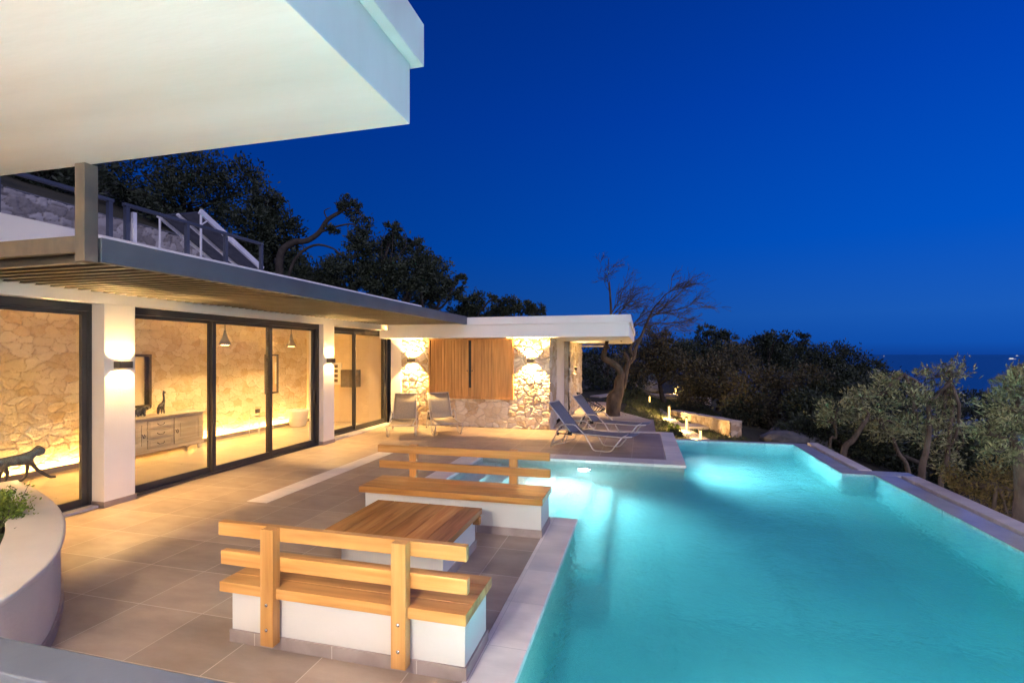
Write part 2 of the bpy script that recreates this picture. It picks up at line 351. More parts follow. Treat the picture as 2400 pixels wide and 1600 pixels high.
# ------------------------------------------------------------------ mesh helpers
class MB:
    def __init__(s):
        s.v, s.f = [], []
    def add(s, v, f):
        o = len(s.v); s.v += [tuple(p) for p in v]; s.f += [tuple(i + o for i in q) for q in f]; return s
    def box(s, x0, x1, y0, y1, z0, z1):
        v = [(x, y, z) for z in (z0, z1) for x, y in ((x0, y0), (x1, y0), (x1, y1), (x0, y1))]
        return s.add(v, [(3, 2, 1, 0), (4, 5, 6, 7), (0, 1, 5, 4), (1, 2, 6, 5), (2, 3, 7, 6), (3, 0, 4, 7)])
    def prism(s, poly, z0, z1):
        n = len(poly)
        v = [(x, y, z0) for x, y in poly] + [(x, y, z1) for x, y in poly]
        f = [tuple(range(n - 1, -1, -1)), tuple(range(n, 2 * n))] + [(i, (i + 1) % n, n + (i + 1) % n, n + i) for i in range(n)]
        return s.add(v, f)
    def tube(s, pts, rad, n=8, caps=True):
        pts = [Vector(p) for p in pts]
        if not hasattr(rad, '__len__'): rad = [rad] * len(pts)
        ref = None; v = []
        for i, p in enumerate(pts):
            t = (pts[min(i + 1, len(pts) - 1)] - pts[max(i - 1, 0)])
            if t.length < 1e-9: t = Vector((0, 0, 1))
            t.normalize()
            if ref is None:
                ref = Vector((0, 0, 1)) if abs(t.z) < 0.9 else Vector((1, 0, 0))
            a = t.cross(ref)
            if a.length < 1e-6: a = t.cross(Vector((0.3, 1, 0.2)))
            a.normalize(); b = t.cross(a).normalized(); ref = -b if False else a.cross(t)
            for k in range(n):
                q = 2 * math.pi * k / n
                v.append(p + (a * math.cos(q) + b * math.sin(q)) * rad[i])
        f = []
        m = len(pts)
        for i in range(m - 1):
            for k in range(n):
                f.append((i * n + k, i * n + (k + 1) % n, (i + 1) * n + (k + 1) % n, (i + 1) * n + k))
        if caps:
            f.append(tuple(range(n - 1, -1, -1))); f.append(tuple((m - 1) * n + k for k in range(n)))
        return s.add(v, f)
    def lathe(s, prof, c, n=24, axis='z'):
        v, f = [], []
        for r, h in prof:
            for k in range(n):
                q = 2 * math.pi * k / n
                a, b = r * math.cos(q), r * math.sin(q)
                v.append((c[0] + a, c[1] + b, c[2] + h) if axis == 'z' else ((c[0] + h, c[1] + a, c[2] + b) if axis == 'x' else (c[0] + a, c[1] + h, c[2] + b)))
        m = len(prof)
        for i in range(m - 1):
            for k in range(n):
                f.append((i * n + k, i * n + (k + 1) % n, (i + 1) * n + (k + 1) % n, (i + 1) * n + k))
        f.append(tuple(range(n - 1, -1, -1))); f.append(tuple((m - 1) * n + k for k in range(n)))
        return s.add(v, f)
    def quad(s, a, b, c, d):
        return s.add([a, b, c, d], [(0, 1, 2, 3)])
    def build(s, name, mat, parent=None, smooth=False, bevel=0, label=None, attrs=None, seg=2):
        me = bpy.data.meshes.new(name)
        me.from_pydata(s.v, [], s.f); me.update()
        return finish(me, name, mat, parent, smooth, bevel, label, seg)

def wmat(o):
    if o is None: return Matrix.Identity(4)
    loc = Matrix.Translation(o.location)
    return wmat(o.parent) @ o.matrix_parent_inverse @ loc if o.parent else loc

def finish(me, name, mat, parent=None, smooth=False, bevel=0, label=None, seg=2):
    import bmesh
    if len(me.polygons) < 4000:
        bm = bmesh.new(); bm.from_mesh(me); bmesh.ops.recalc_face_normals(bm, faces=bm.faces); bm.to_mesh(me); bm.free()
    if smooth:
        me.polygons.foreach_set('use_smooth', [True] * len(me.polygons))
    o = bpy.data.objects.new(name, me); COL.objects.link(o)
    me.materials.append(mat)
    if parent is not None:
        o.parent = parent; o.matrix_parent_inverse = wmat(parent).inverted()
    if bevel:
        b = o.modifiers.new('bevel', 'BEVEL'); b.width = bevel; b.segments = seg; b.limit_method = 'ANGLE'; b.angle_limit = R(40)
    if label: o['label'] = label
    return o

def thing(name, loc, label, cat, group=None):
    o = bpy.data.objects.new(name, None); COL.objects.link(o)
    o.empty_display_size = 0.1
    o.location = loc; o['label'] = label; o['category'] = cat
    if group: o['group'] = group
    return o
def tag(o, label, cat, group=None):
    o['label'] = label; o['category'] = cat
    if group: o['group'] = group
    return o
def structure(o, kind='structure', label=None, cat=None):
    o['kind'] = kind
    if label: o['label'] = label
    if cat: o['category'] = cat
    return o
def box(name, mat, dims, parent=None, bevel=0, label=None):
    return MB().box(*dims).build(name, mat, parent, bevel=bevel, label=label)
def np_mesh(name, v, f, mat, parent=None, smooth=False, attrs=None, label=None):
    v = np.asarray(v, dtype=np.float32); f = np.asarray(f, dtype=np.int32)
    me = bpy.data.meshes.new(name)
    me.vertices.add(len(v)); me.vertices.foreach_set('co', v.ravel())
    k = f.shape[1]
    me.loops.add(f.size); me.loops.foreach_set('vertex_index', f.ravel())
    me.polygons.add(len(f)); me.polygons.foreach_set('loop_start', np.arange(0, f.size, k, dtype=np.int32))
    me.update(calc_edges=True)
    for an, (dom, vals) in (attrs or {}).items():
        at = me.attributes.new(an, 'FLOAT', dom); at.data.foreach_set('value', np.asarray(vals, dtype=np.float32))
    if smooth:
        me.polygons.foreach_set('use_smooth', np.ones(len(f), dtype=bool))
    o = bpy.data.objects.new(name, me); COL.objects.link(o); me.materials.append(mat)
    if parent is not None:
        o.parent = parent; o.matrix_parent_inverse = wmat(parent).inverted()
    if label: o['label'] = label
    return o

def spot(name, loc, direction, energy, color, angle, blend=0.3, radius=0.02):
    l = bpy.data.lights.new(name, 'SPOT'); l.energy = energy; l.color = color
    l.spot_size = R(angle); l.spot_blend = blend; l.shadow_soft_size = radius
    o = bpy.data.objects.new(name, l); COL.objects.link(o)
    o.location = loc; o.rotation_euler = Vector(direction).to_track_quat('-Z', 'Y').to_euler()
    return o
def point(name, loc, energy, color, radius=0.05):
    l = bpy.data.lights.new(name, 'POINT'); l.energy = energy; l.color = color; l.shadow_soft_size = radius
    o = bpy.data.objects.new(name, l); COL.objects.link(o); o.location = loc
    return o
def attach(o, parent):
    o.parent = parent; o.matrix_parent_inverse = wmat(parent).inverted()

def vnoise(x, y, seed=0):
    """smooth value noise"""
    xi, yi = np.floor(x).astype(int), np.floor(y).astype(int)
    fx, fy = x - xi, y - yi
    fx, fy = fx * fx * (3 - 2 * fx), fy * fy * (3 - 2 * fy)
    def h(a, b):
        s = np.sin(a * 127.1 + b * 311.7 + seed * 74.7) * 43758.5453
        return s - np.floor(s)
    return (h(xi, yi) * (1 - fx) + h(xi + 1, yi) * fx) * (1 - fy) + (h(xi, yi + 1) * (1 - fx) + h(xi + 1, yi + 1) * fx) * fy

def stone_sheet(name, origin, u, n, width, height, res, size, depth, mat, parent=None, holes=(), jw=0.10, seed=1, aspect=1.5, top=None, label=None, rk=1.0):
    """a face of laid stones: real relief from a jittered cell pattern; u = direction along the wall, n = outward normal"""
    nu, nv = max(2, int(width / res)), max(2, int(height / res))
    U, V = np.meshgrid(np.linspace(0, width, nu + 1), np.linspace(0, height, nv + 1))
    sx, sy = U / (size * aspect), V / size
    wx = sx + (vnoise(sx * 1.3, sy * 1.3, seed) - 0.5) * 0.42 + (vnoise(sx * 4, sy * 4, seed + 1) - 0.5) * 0.14
    wy = sy + (vnoise(sx * 1.3 + 9, sy * 1.3, seed + 2) - 0.5) * 0.42 + (vnoise(sx * 4, sy * 4 + 4, seed + 3) - 0.5) * 0.14
    ci, cj = np.floor(wx).astype(int), np.floor(wy).astype(int)
    def h(a, b, k):
        s = np.sin(a * 12.9898 + b * 78.233 + k * 37.719 + seed * 5.17) * 43758.5453
        return s - np.floor(s)
    f1 = np.full(U.shape, 9.0); f2 = np.full(U.shape, 9.0); sid = np.zeros(U.shape); stx = np.zeros(U.shape)
    for di in (-1, 0, 1):
        for dj in (-1, 0, 1):
            a, b = ci + di, cj + dj
            px = a + 0.5 + (h(a, b, 1) - 0.5) * 0.9; py = b + 0.5 + (h(a, b, 2) - 0.5) * 0.8
            d = np.maximum(np.abs(wx - px), np.abs(wy - py)) * 0.45 + np.hypot(wx - px, wy - py) * 0.65
            sh = h(a, b, 3)
            d = d * (0.85 + 0.3 * h(a, b, 4))
            near = d < f1
            f2 = np.where(near, f1, np.minimum(f2, d)); sid = np.where(near, sh, sid); stx = np.where(near, h(a, b, 5), stx)
            f1 = np.where(near, d, f1)
    e = np.clip((f2 - f1) / jw, 0, 1.6)
    k = np.clip(e / 1.6, 0, 1); body = k * k * (3 - 2 * k)
    rough = (vnoise(sx * 3.5, sy * 3.5, seed + 5) - 0.5) * 0.7 + (vnoise(sx * 8, sy * 8, seed + 6) - 0.5) * 0.4 + (vnoise(sx * 17, sy * 17, seed + 7) - 0.5) * 0.2
    disp = depth * (body * (0.65 + 0.5 * stx) + rough * body * 0.8 * rk)
    if top is not None:
        V = V * top(U)[...] / height if False else np.minimum(V, top(U) + (V - height) * 0)
    u = np.array(u, float); nn = np.array(n, float); o = np.array(origin, float)
    P = o[None, None] + U[..., None] * u + V[..., None] * np.array((0, 0, 1.0)) + disp[..., None] * nn
    idx = np.arange(P.shape[0] * P.shape[1]).reshape(P.shape[:2])
    q = np.stack([idx[:-1, :-1], idx[:-1, 1:], idx[1:, 1:], idx[1:, :-1]], -1).reshape(-1, 4)
    if np.dot(np.cross(u, (0, 0, 1)), nn) < 0: q = q[:, ::-1]
    cu = ((U[:-1, :-1] + U[1:, 1:]) / 2).ravel(); cv = ((V[:-1, :-1] + V[1:, 1:]) / 2).ravel()
    keep = np.ones(len(q), bool)
    for a0, a1, b0, b1 in holes:
        keep &= ~((cu > a0) & (cu < a1) & (cv > b0) & (cv < b1))
    joint = np.clip(1 - e * 1.4, 0, 1)
    return np_mesh(name, P.reshape(-1, 3), q[keep], mat, parent, True, {'stone': ('POINT', sid.ravel()), 'joint': ('POINT', joint.ravel())}, label)

# ------------------------------------------------------------------ terrain and sea
def smooth(a, b, x):
    t = np.clip((x - a) / (b - a), 0, 1); return t * t * (3 - 2 * t)
def ground_z(x, y):
    x = np.asarray(x, float); y = np.asarray(y, float)
    garden = -0.10 - 0.52 * smooth(-0.6, 1.2, x) - 0.5 * smooth(3.2, 6.0, x)
    right = -0.30 * np.maximum(x - 6.0, 0) - 0.0009 * np.maximum(x - 6, 0) ** 2
    far = -0.015 * np.maximum(y - 30, 0)
    left = 3.4 * smooth(-3.5, -10.5, x) * smooth(15, 24, y) + 0.0
    hill = np.where(x < -15, 2.0 * smooth(-15, -16.2, x) + 0.42 * np.maximum(-16.2 - x, 0), 0)
    hill = np.minimum(hill, 26) * (1 - smooth(27, 50, y))
    z = garden + right + np.maximum(far, -8) + left + hill
    roof_side = smooth(-10.2, -11.2, x)           # the level bank the house is dug into
    z = np.where(y < 24, z + 3.75 * roof_side * (1 - smooth(15, 24, y)), z)
    z = z + 0.35 * (vnoise(x * 0.35, y * 0.35, 3) - 0.5) * smooth(3, 8, np.abs(x)) + 1.2 * (vnoise(x * 0.06, y * 0.06, 5) - 0.5) * smooth(10, 30, np.abs(x))
    pool = (x > -7.5) & (x < 4.8) & (y < 13.2)
    z = np.where(pool, -2.6, z)
    houses = (x <= -7.5) & (x > -10.9) & (y < 15)
    z = np.where(houses, -0.5, z)
    ph = (x > -7.5) & (x < -2.5) & (y >= 13.2) & (y < 21.5)
    z = np.where(ph, -0.3, z)
    below = (x >= 4.8) & (y < 13.6)
    z = np.where(below, np.minimum(z, -2.2 - 0.28 * (x - 4.8)) + 0.25 * (vnoise(x, y, 9) - 0.5), z)
    return np.maximum(z, -55)
xs = np.concatenate([np.linspace(-220, -34, 40), np.linspace(-32, -17, 22), np.arange(-16.6, 12, 0.3), np.linspace(12.4, 40, 46), np.linspace(43, 400, 50)])
ys = np.concatenate([np.linspace(-60, -4, 16), np.arange(-3, 40, 0.4), np.linspace(41, 90, 40), np.linspace(95, 500, 40)])
GX, GY = np.meshgrid(xs, ys)
GZ = ground_z(GX, GY)
gi = np.arange(GX.size).reshape(GX.shape)
gq = np.stack([gi[:-1, :-1], gi[:-1, 1:], gi[1:, 1:], gi[1:, :-1]], -1).reshape(-1, 4)
structure(np_mesh('ground', np.stack([GX, GY, GZ], -1).reshape(-1, 3), gq, M['ground'], None, True))
structure(MB().quad((-60000, -3000, -40), (60000, -3000, -40), (60000, 58000, -40), (-60000, 58000, -40)).build('sea', M['sea']))

# ------------------------------------------------------------------ terrace, copings, pool
tb = MB()
tb.box(-6.88, -3.40, -3.0, 13.0, -0.14, 0.0)
tb.box(-3.40, -1.05, -3.0, 5.94, -0.14, 0.0)
tb.box(-3.40, 0.46, 9.85, 13.0, -0.14, 0.0)
tb.box(-2.36, 0.46, 13.0, 13.13, -0.14, 0.0)
tb.box(-2.36, 0.36, 13.33, 15.9, -0.14, -0.004)
structure(tb.build('terrace', M['tile']))
structure(MB().prism([(-2.36, 15.9), (0.36, 15.9), (-0.8, 18.2), (-1.2, 21.5), (-2.36, 21.5)], -0.2, -0.03).build('garden_path', M['path']))
structure(box('paving_strip', M['coping'], (-5.20, -4.88, 5.66, 9.25, -0.05, 0.004)))
structure(box('door_threshold', M['coping'], (-7.22, -6.88, 9.99, 13.0, -0.14, 0.035)))

pool = thing('swimming_pool', (1.6, 5.9, -1.5), 'turquoise lit infinity pool with pale stone coping and submerged steps', 'swimming pool')
POLY = [(-0.78, -1.2), (3.9, -1.2), (3.9, 9.9), (3.4, 9.9), (3.4, 12.77), (0.75, 12.77), (0.75, 9.45), (-3.05, 9.45), (-3.05, 6.03), (-0.78, 6.03)]
TOPS = [-0.04, -0.085, -0.085, -0.085, -0.085, -0.04, -0.04, -0.04, -0.04, -0.04]
FLOOR = -1.50
b = MB(); b2 = MB()
b.add([(x, y, FLOOR) for x, y in POLY], [tuple(range(len(POLY)))])
for i, (p, q) in enumerate(zip(POLY, POLY[1:] + POLY[:1])):
    (b2 if TOPS[i] > -0.05 and i > 3 else b).quad((*p, FLOOR), (*q, FLOOR), (*q, TOPS[i]), (*p, TOPS[i]))
b.build('basin', M['basin'], pool)
b2.build('terrace_side_wall', M['poolwall'], pool)
b = MB()
xe = [-3.05, -2.66, -2.30, -1.94, -1.58, -1.22, -0.86, -0.5]
for i in range(7):
    b.box(xe[i] - (0.0 if i else 0.01), xe[i + 1], 6.02, 9.46, FLOOR - 0.05, -0.27 - 0.165 * i)
b.build('submerged_steps', M['basin'], pool)
for x, y in ((0.95, 3.35), (2.55, 3.0)):
    MB().lathe([(0.13, 0.0), (0.13, 0.006), (0.1, 0.012), (0.02, 0.012)], (x, y, FLOOR), 20).build('floor_drain', M['alu'], pool)
for d in ((-1.06, -0.745, -3.0, 6.045, -0.045, 0.008), (-3.40, -1.06, 5.94, 6.045, -0.045, 0.008),
          (-3.40, -3.03, 6.045, 9.42, -0.045, 0.008), (-3.40, 0.785, 9.42, 9.85, -0.045, 0.008),
          (0.46, 0.785, 9.85, 13.13, -0.045, 0.008), (-2.36, 0.785, 13.13, 13.33, -0.045, 0.008)):
    box('coping', M['coping'], d, pool, 0.008)
b = MB()
b.box(3.906, 4.22, -1.5, 9.894, -2.6, -0.082)
b.prism([(3.406, 9.906), (4.55, 9.906), (4.55, 10.24), (3.70, 10.24), (3.70, 12.764), (3.406, 12.764)], -2.6, -0.082)
b.box(0.79, 3.70, 12.776, 12.95, -2.6, -0.082)
b.build('overflow_edge', M['weir'], pool)
box('gutter', M['black'], (4.22, 4.30, -1.5, 9.9, -0.5, -0.26), pool)
box('gutter', M['black'], (3.70, 3.78, 10.24, 12.95, -0.5, -0.26), pool)
box('coping', M['coping'], (4.30, 4.55, -1.5, 9.9, -2.6, -0.07), pool, 0.008)
box('coping', M['coping'], (3.78, 4.0, 10.24, 13.1, -2.6, -0.07), pool, 0.008)

def off(poly, d):
    n = len(poly); out = []
    for i in range(n):
        p0, p1, p2 = Vector(poly[i - 1]), Vector(poly[i]), Vector(poly[(i + 1) % n])
        a = (p1 - p0).normalized(); c = (p2 - p1).normalized()
        na, nc = Vector((a.y, -a.x)), Vector((c.y, -c.x))
        out.append(tuple(p1 + (na + nc) * d))
    return out
structure(MB().prism(off(POLY, 0.012), -1.7, -0.105).build('pool_water', M['water']))

def pool_lamp(loc, d, e, label):
    t = thing('pool_lamp', loc, label, 'pool lamp', 'underwater lamps of the pool')
    ax = 'y' if abs(d[1]) > 0.5 else 'x'
    s = d[1] if ax == 'y' else d[0]
    MB().lathe([(0.12, 0.0), (0.12, 0.015 * s), (0.095, 0.02 * s), (0.095, 0.012 * s)], loc, 24, ax).build('rim', M['steel'], t)
    MB().lathe([(0.09, 0.013 * s), (0.09, 0.022 * s)], loc, 24, ax).build('lens', M['lens'], t)
    l = spot('pool_lamp_light', (loc[0] + d[0] * 0.05, loc[1] + d[1] * 0.05, loc[2]), (d[0], d[1], -0.28), e, (0.90, 0.98, 1.0), 150, 1.0, 0.07)
    attach(l, t)
pool_lamp((-1.05, 9.445, -0.36), (0, -1), 760, 'round underwater lamp glowing below the sun deck edge beside the pool steps')
pool_lamp((0.755, 10.7, -0.36), (1, 0), 680, 'round underwater lamp on the short pool wall right of the sun deck')
pool_lamp((-0.775, 1.5, -0.45), (1, 0), 2400, 'round underwater lamp on the pool wall below the near benches')
pool_lamp((1.6, -1.19, -0.5), (0, 1), 1900, 'round underwater lamp on the end wall of the pool nearest the viewer')

# ------------------------------------------------------------------ main house
house = thing('house', (-9.0, 6.0, 0), 'flat roofed villa wing with stone inner wall and large sliding glass doors', 'house')
box('floor', M['in_tile'], (-9.75, -6.90, -0.6, 13.0, -0.14, -0.003), house)
for y0, y1 in ((0.6, 1.02), (4.95, 5.36), (9.58, 9.98)):
    box('pillar', M['plaster'], (-7.15, -6.78, y0, y1, 0.0, 2.66), house, 0.006)
    b = MB(); b.box(-6.78, -6.768, y0 - 0.012, y1 + 0.012, 0.0, 0.075); b.box(-7.0, -6.78, y0 - 0.012, y0, 0.0, 0.075); b.box(-7.0, -6.78, y1, y1 + 0.012, 0.0, 0.075)
    b.build('skirting', M['skirt'], house)
box('lintel', M['plaster'], (-7.15, -6.78, -0.6, 12.5, 2.66, 2.96), house)
box('roof', M['smooth'], (-11.0, -7.15, -3.0, 14.7, 2.72, 3.35), house)
b = MB(); b.box(-7.15, -6.80, -3.0, 14.7, 2.962, 3.555)
b.build('parapet', M['smooth'], house, bevel=0.01)
box('rear_wall', M['inwall'], (-10.2, -9.80, -0.6, 13.2, 0, 2.72), house)
box('end_wall', M['inwall'], (-9.80, -7.2, 13.0, 13.2, 0, 2.72), house)
stone_sheet('stone_wall', (-9.80, 0.0, 0.0), (0, 1, 0), (1, 0, 0), 13.0, 2.72, 0.0145, 0.145, 0.018, M['stone_in'], house, jw=0.07, seed=4, aspect=1.6, rk=0.6)
box('baseboard', M['skirt'], (-9.70, -9.62, 0.0, 12.99, 0.0, 0.085), house, label='low plinth hiding the light strip along the stone wall')
led = MB().box(-9.73, -9.70, 0.1, 12.9, 0.03, 0.05).build('light_strip', M['led'], house)

def glazing(y0, y1, x, splits, z0, z1, name, parent, stile=0.07):
    fr = MB()
    fr.box(x - 0.07, x + 0.07, y0, y1, z1 - 0.10, z1); fr.box(x - 0.07, x + 0.07, y0, y1, z0, z0 + 0.035)
    fr.box(x - 0.07, x + 0.07, y0, y0 + 0.045, z0 + 0.035, z1 - 0.10); fr.box(x - 0.07, x + 0.07, y1 - 0.045, y1, z0 + 0.035, z1 - 0.10)
    frame = fr.build('door_frame', M['alu'], parent, bevel=0.004)
    edges = [y0 + 0.045] + splits + [y1 - 0.045]
    for i in range(len(edges) - 1):
        a, c = edges[i], edges[i + 1]
        xx = x + (0.03 if i % 2 else -0.03)
        a0 = a - (0.03 if i else 0); c0 = c + (0.03 if i < len(edges) - 2 else 0)
        s = MB()
        s.box(xx - 0.024, xx + 0.024, a0, a0 + stile, z0 + 0.036, z1 - 0.101); s.box(xx - 0.024, xx + 0.024, c0 - stile, c0, z0 + 0.036, z1 - 0.101)
        s.box(xx - 0.0235, xx + 0.0235, a0 + stile, c0 - stile, z0 + 0.036, z0 + 0.036 + 0.09); s.box(xx - 0.0235, xx + 0.0235, a0 + stile, c0 - stile, z1 - 0.101 - 0.05, z1 - 0.101)
        pnl = s.build(name, M['alu'], parent, bevel=0.003)
        g = MB().quad((xx, a0 + stile, z0 + 0.12), (xx, c0 - stile, z0 + 0.12), (xx, c0 - stile, z1 - 0.15), (xx, a0 + stile, z1 - 0.15)).build('glass_pane', M['glass'], pnl)
        if name == 'sliding_door' and i == len(edges) - 2:
            MB().box(xx + 0.024, xx + 0.045, c0 - 0.045, c0 - 0.025, 0.95, 1.12).build('handle', M['steel'], pnl)
glazing(5.36, 9.58, -6.96, [6.80, 8.13], 0.0, 2.66, 'sliding_door', house)
glazing(1.02, 4.95, -7.06, [3.0], 0.0, 2.66, 'fixed_window', house)
glazing(9.98, 13.0, -7.20, [11.45], 0.036, 2.66, 'fixed_window', house, 0.045)
box('window_sill', M['coping'], (-6.985, -6.86, 1.03, 4.935, 0.0, 0.03), house)

# pergola over the terrace
perg = thing('pergola', (-5.6, 8.0, 2.8), 'grey steel pergola with narrow louvre slats over the glass doors', 'pergola')
box('front_beam', M['blue_steel'], (-4.56, -4.48, 3.25, 12.5, 2.79, 3.0), perg, 0.004)
box('end_beam', M['raw_steel'], (-6.78, -4.56, 3.14, 3.20, 2.86, 3.0), perg, 0.004)
box('corner_post', M['raw_steel'], (-4.60, -4.49, 3.12, 3.23, 2.78, 3.6), perg, 0.004)
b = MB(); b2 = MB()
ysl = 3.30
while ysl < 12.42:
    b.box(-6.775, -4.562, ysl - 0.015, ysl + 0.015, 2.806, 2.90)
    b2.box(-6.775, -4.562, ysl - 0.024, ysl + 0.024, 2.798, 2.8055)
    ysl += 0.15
b.build('slat_shade_face', M['alu'], perg)  # near-black blade faces: shade between the slats is put into the colour
b2.build('slat_lit_edge', M['slat_lit'], perg)  # pale lips: light along the slat bottoms is painted in
box('cover_panel', M['alu'], (-6.779, -4.562, 3.21, 12.5, 2.93, 2.985), perg)

# big roof overhang above
oh = thing('roof_overhang', (-6.0, 1.0, 3.6), 'large white cantilevered roof slab with stepped fascia in the upper left corner', 'roof')
box('soffit_slab', M['overhang'], (-12.0, -1.56, -6.0, 3.18, 3.60, 4.02), oh, 0.006)
box('fascia', M['overhang'], (-12.0, -1.48, -6.0, 3.24, 4.02, 4.32), oh, 0.006)

# ------------------------------------------------------------------ pool house
ph = thing('pool_house', (-4.5, 16.5, 0), 'low stone pool house with flat white roof and wooden shuttered window', 'building')
box('core_wall', M['inwall'], (-6.88, -2.60, 13.1, 21.4, 0, 2.44), ph)
stone_sheet('stone_facade', (-6.66, 13.06, 0.0), (1, 0, 0), (0, -1, 0), 4.30, 2.44, 0.011, 0.17, 0.036, M['stone_out'], ph, holes=((0.93, 3.28, 0.83, 2.5),), jw=0.16, seed=9, aspect=1.35)
box('corner_pier', M['plaster'], (-6.98, -6.66, 13.0, 13.1, 0, 2.44), ph)
stone_sheet('stone_return', (-2.36, 13.0, 0.0), (0, 1, 0), (1, 0, 0), 1.06, 2.44, 0.014, 0.24, 0.03, M['stone_out'], ph, jw=0.14, seed=13, aspect=1.3)
box('door_recess', M['plaster'], (-2.60, -2.50, 14.06, 16.6, 0, 2.44), ph)
box('door', M['alu'], (-2.5, -2.46, 14.12, 14.6, 0.0, 2.06), ph)
stone_sheet('stone_pier', (-2.36, 16.6, -0.1), (0, 1, 0), (1, 0, 0), 3.6, 2.54, 0.02, 0.24, 0.05, M['stone_out'], ph, jw=0.14, seed=17, aspect=1.3)
stone_sheet('stone_pier', (-2.6, 16.6, -0.1), (1, 0, 0), (0, -1, 0), 0.24, 2.54, 0.02, 0.24, 0.02, M['stone_out'], ph, jw=0.14, seed=19, aspect=1.3)
roof = box('roof', M['smooth'], (-7.10, -0.29, 12.57, 21.8, 2.44, 2.78), ph, 0.006)
box('roof_band', M['smooth'], (-7.10, -0.25, 12.53, 21.9, 2.78, 2.98), roof, 0.006)
box('rear_canopy', M['smooth'], (-2.4, -1.4, 20.3, 21.0, 2.30, 2.36), ph)

# shuttered window
W = (-5.73, -3.38, 0.83, 2.41)
sw = box('window_shutter', M['shutter'], (W[0], W[1], 12.99, 13.05, W[2], W[3]), ph)
b = MB()
b.box(W[0] - 0.05, W[0], 12.93, 13.06, W[2] - 0.05, W[3] + 0.02); b.box(W[1], W[1] + 0.05, 12.93, 13.06, W[2] - 0.05, W[3] + 0.02)
b.box(W[0], W[1], 12.93, 13.06, W[2] - 0.05, W[2]); b.box(W[0], W[1], 12.93, 13.06, W[3] - 0.02, W[3] + 0.02)
b.build('frame', M['shutter'], sw, bevel=0.004)
def boards(x0, x1, y0, y1):
    b = MB(); x = x0; n = max(1, round((x1 - x0) / 0.10)); w = (x1 - x0) / n
    for i in range(n):
        b.box(x0 + i * w + 0.002, x0 + (i + 1) * w - 0.002, y0, y1, W[2] + 0.012, W[3] - 0.03)
    return b
boards(-5.70, -4.60, 12.945, 12.985).build('shutter_leaf', M['shutter'], sw, bevel=0.002)
boards(-4.52, -3.93, 12.945, 12.985).build('shutter_leaf', M['shutter'], sw, bevel=0.002)
box('shutter_leaf', M['shutter'], (-3.925, -3.40, 12.955, 12.985, W[2] + 0.012, W[3] - 0.03), sw)
box('shutter_gap', M['black'], (-4.595, -4.525, 12.97, 12.988, W[2] + 0.25, W[3] - 0.03), sw)
for x in (-4.63, -4.49):
    MB().lathe([(0.016, 0.0), (0.016, -0.012), (0.008, -0.014)], (x, 12.944, 1.55), 12, 'y').build('knob', M['steel'], sw)

# ------------------------------------------------------------------ wall lamps
def wall_lamp(loc, n, label, e=14.0, ang=175, side=0.18, col=WARM, off_=0.02, dp=0.10):
    t = thing('wall_lamp', loc, label, 'wall lamp', 'up and down wall lamps')
    x, y, z = loc; nx, ny = n
    h, hw = 0.045, side / 2
    def bx(mb, a0, a1, d0, d1, z0, z1):   # a along the wall, d out of the wall
        if abs(nx) > 0.5:
            xs_ = sorted((x + nx * d0, x + nx * d1)); mb.box(xs_[0], xs_[1], y + a0, y + a1, z + z0, z + z1)
        else:
            ys_ = sorted((y + ny * d0, y + ny * d1)); mb.box(x + a0, x + a1, ys_[0], ys_[1], z + z0, z + z1)
    b = MB()
    bx(b, -hw, hw, dp - 0.006, dp, -h, h); bx(b, -hw, -hw + 0.006, 0, dp - 0.006, -h, h); bx(b, hw - 0.006, hw, 0, dp - 0.006, -h, h); bx(b, -hw + 0.006, hw - 0.006, 0.0, 0.008, -h, h)
    b.build('housing', M['bronze'], t)
    g = MB(); bx(g, -hw + 0.03, hw - 0.03, 0.0085, 0.012, -0.012, 0.012); g.build('lens', M['lamp_glow'], t)
    for s in (1, -1):
        p = (x + nx * off_, y + ny * off_, z - s * 0.035)
        attach(spot('wall_lamp_light', p, (0, 0, s), e, col, ang, 0.9, 0.012), t)
    return t
wall_lamp((-6.78, 5.16, 1.86), (1, 0), 'bronze box wall lamp on the nearest white pillar, glowing up and down', 480)
wall_lamp((-6.78, 9.78, 1.86), (1, 0), 'bronze box wall lamp on the white pillar beside the narrow far window', 480)
wall_lamp((-6.78, 0.81, 1.86), (1, 0), 'bronze box wall lamp on the pillar out of sight left of the planter', 900)
wall_lamp((-6.30, 12.985, 1.83), (0, -1), 'bronze box wall lamp on the stone wall left of the wooden shutters', 720, 175, off_=0.085, dp=0.15)
wall_lamp((-2.84, 12.985, 1.83), (0, -1), 'bronze box wall lamp on the stone wall right of the wooden shutters', 720, 175, off_=0.085, dp=0.15)
t = wall_lamp((-2.33, 17.9, 1.48), (1, 0), 'bright wall lamp on the stone side of the pool house by the tree', 300)
# lamp on the wing of the house behind the viewer
hw_ = thing('house_wing', (-4.0, -1.4, 0), 'white wall of the villa wing under the big roof', 'house')
box('wall', M['plaster'], (-7.6, -1.7, -1.9, -1.5, 0, 3.6), hw_)
def globe_lamp(loc, n, label, strength):
    t = thing('globe_lamp', loc, label, 'wall lamp', 'white globe lamps on the villa wing')
    m = emit('globe glow', (1.0, 0.86, 0.74), strength)
    MB().lathe([(0.12 * math.sin(math.pi * k / 12) + 0.0005, -0.12 * math.cos(math.pi * k / 12)) for k in range(13)], loc, 20).build('globe', m, t, True)
    x, y, z = loc
    MB().tube([(x, y, z - 0.125), (x, y, z - 0.16), (x - n[0] * 0.18, y - n[1] * 0.18, z - 0.16)], 0.015, 8).build('bracket', M['bronze'], t)
globe_lamp((-2.2, -1.30, 2.85), (0, 1), 'white globe lamp on the long wall of the villa wing', 760)
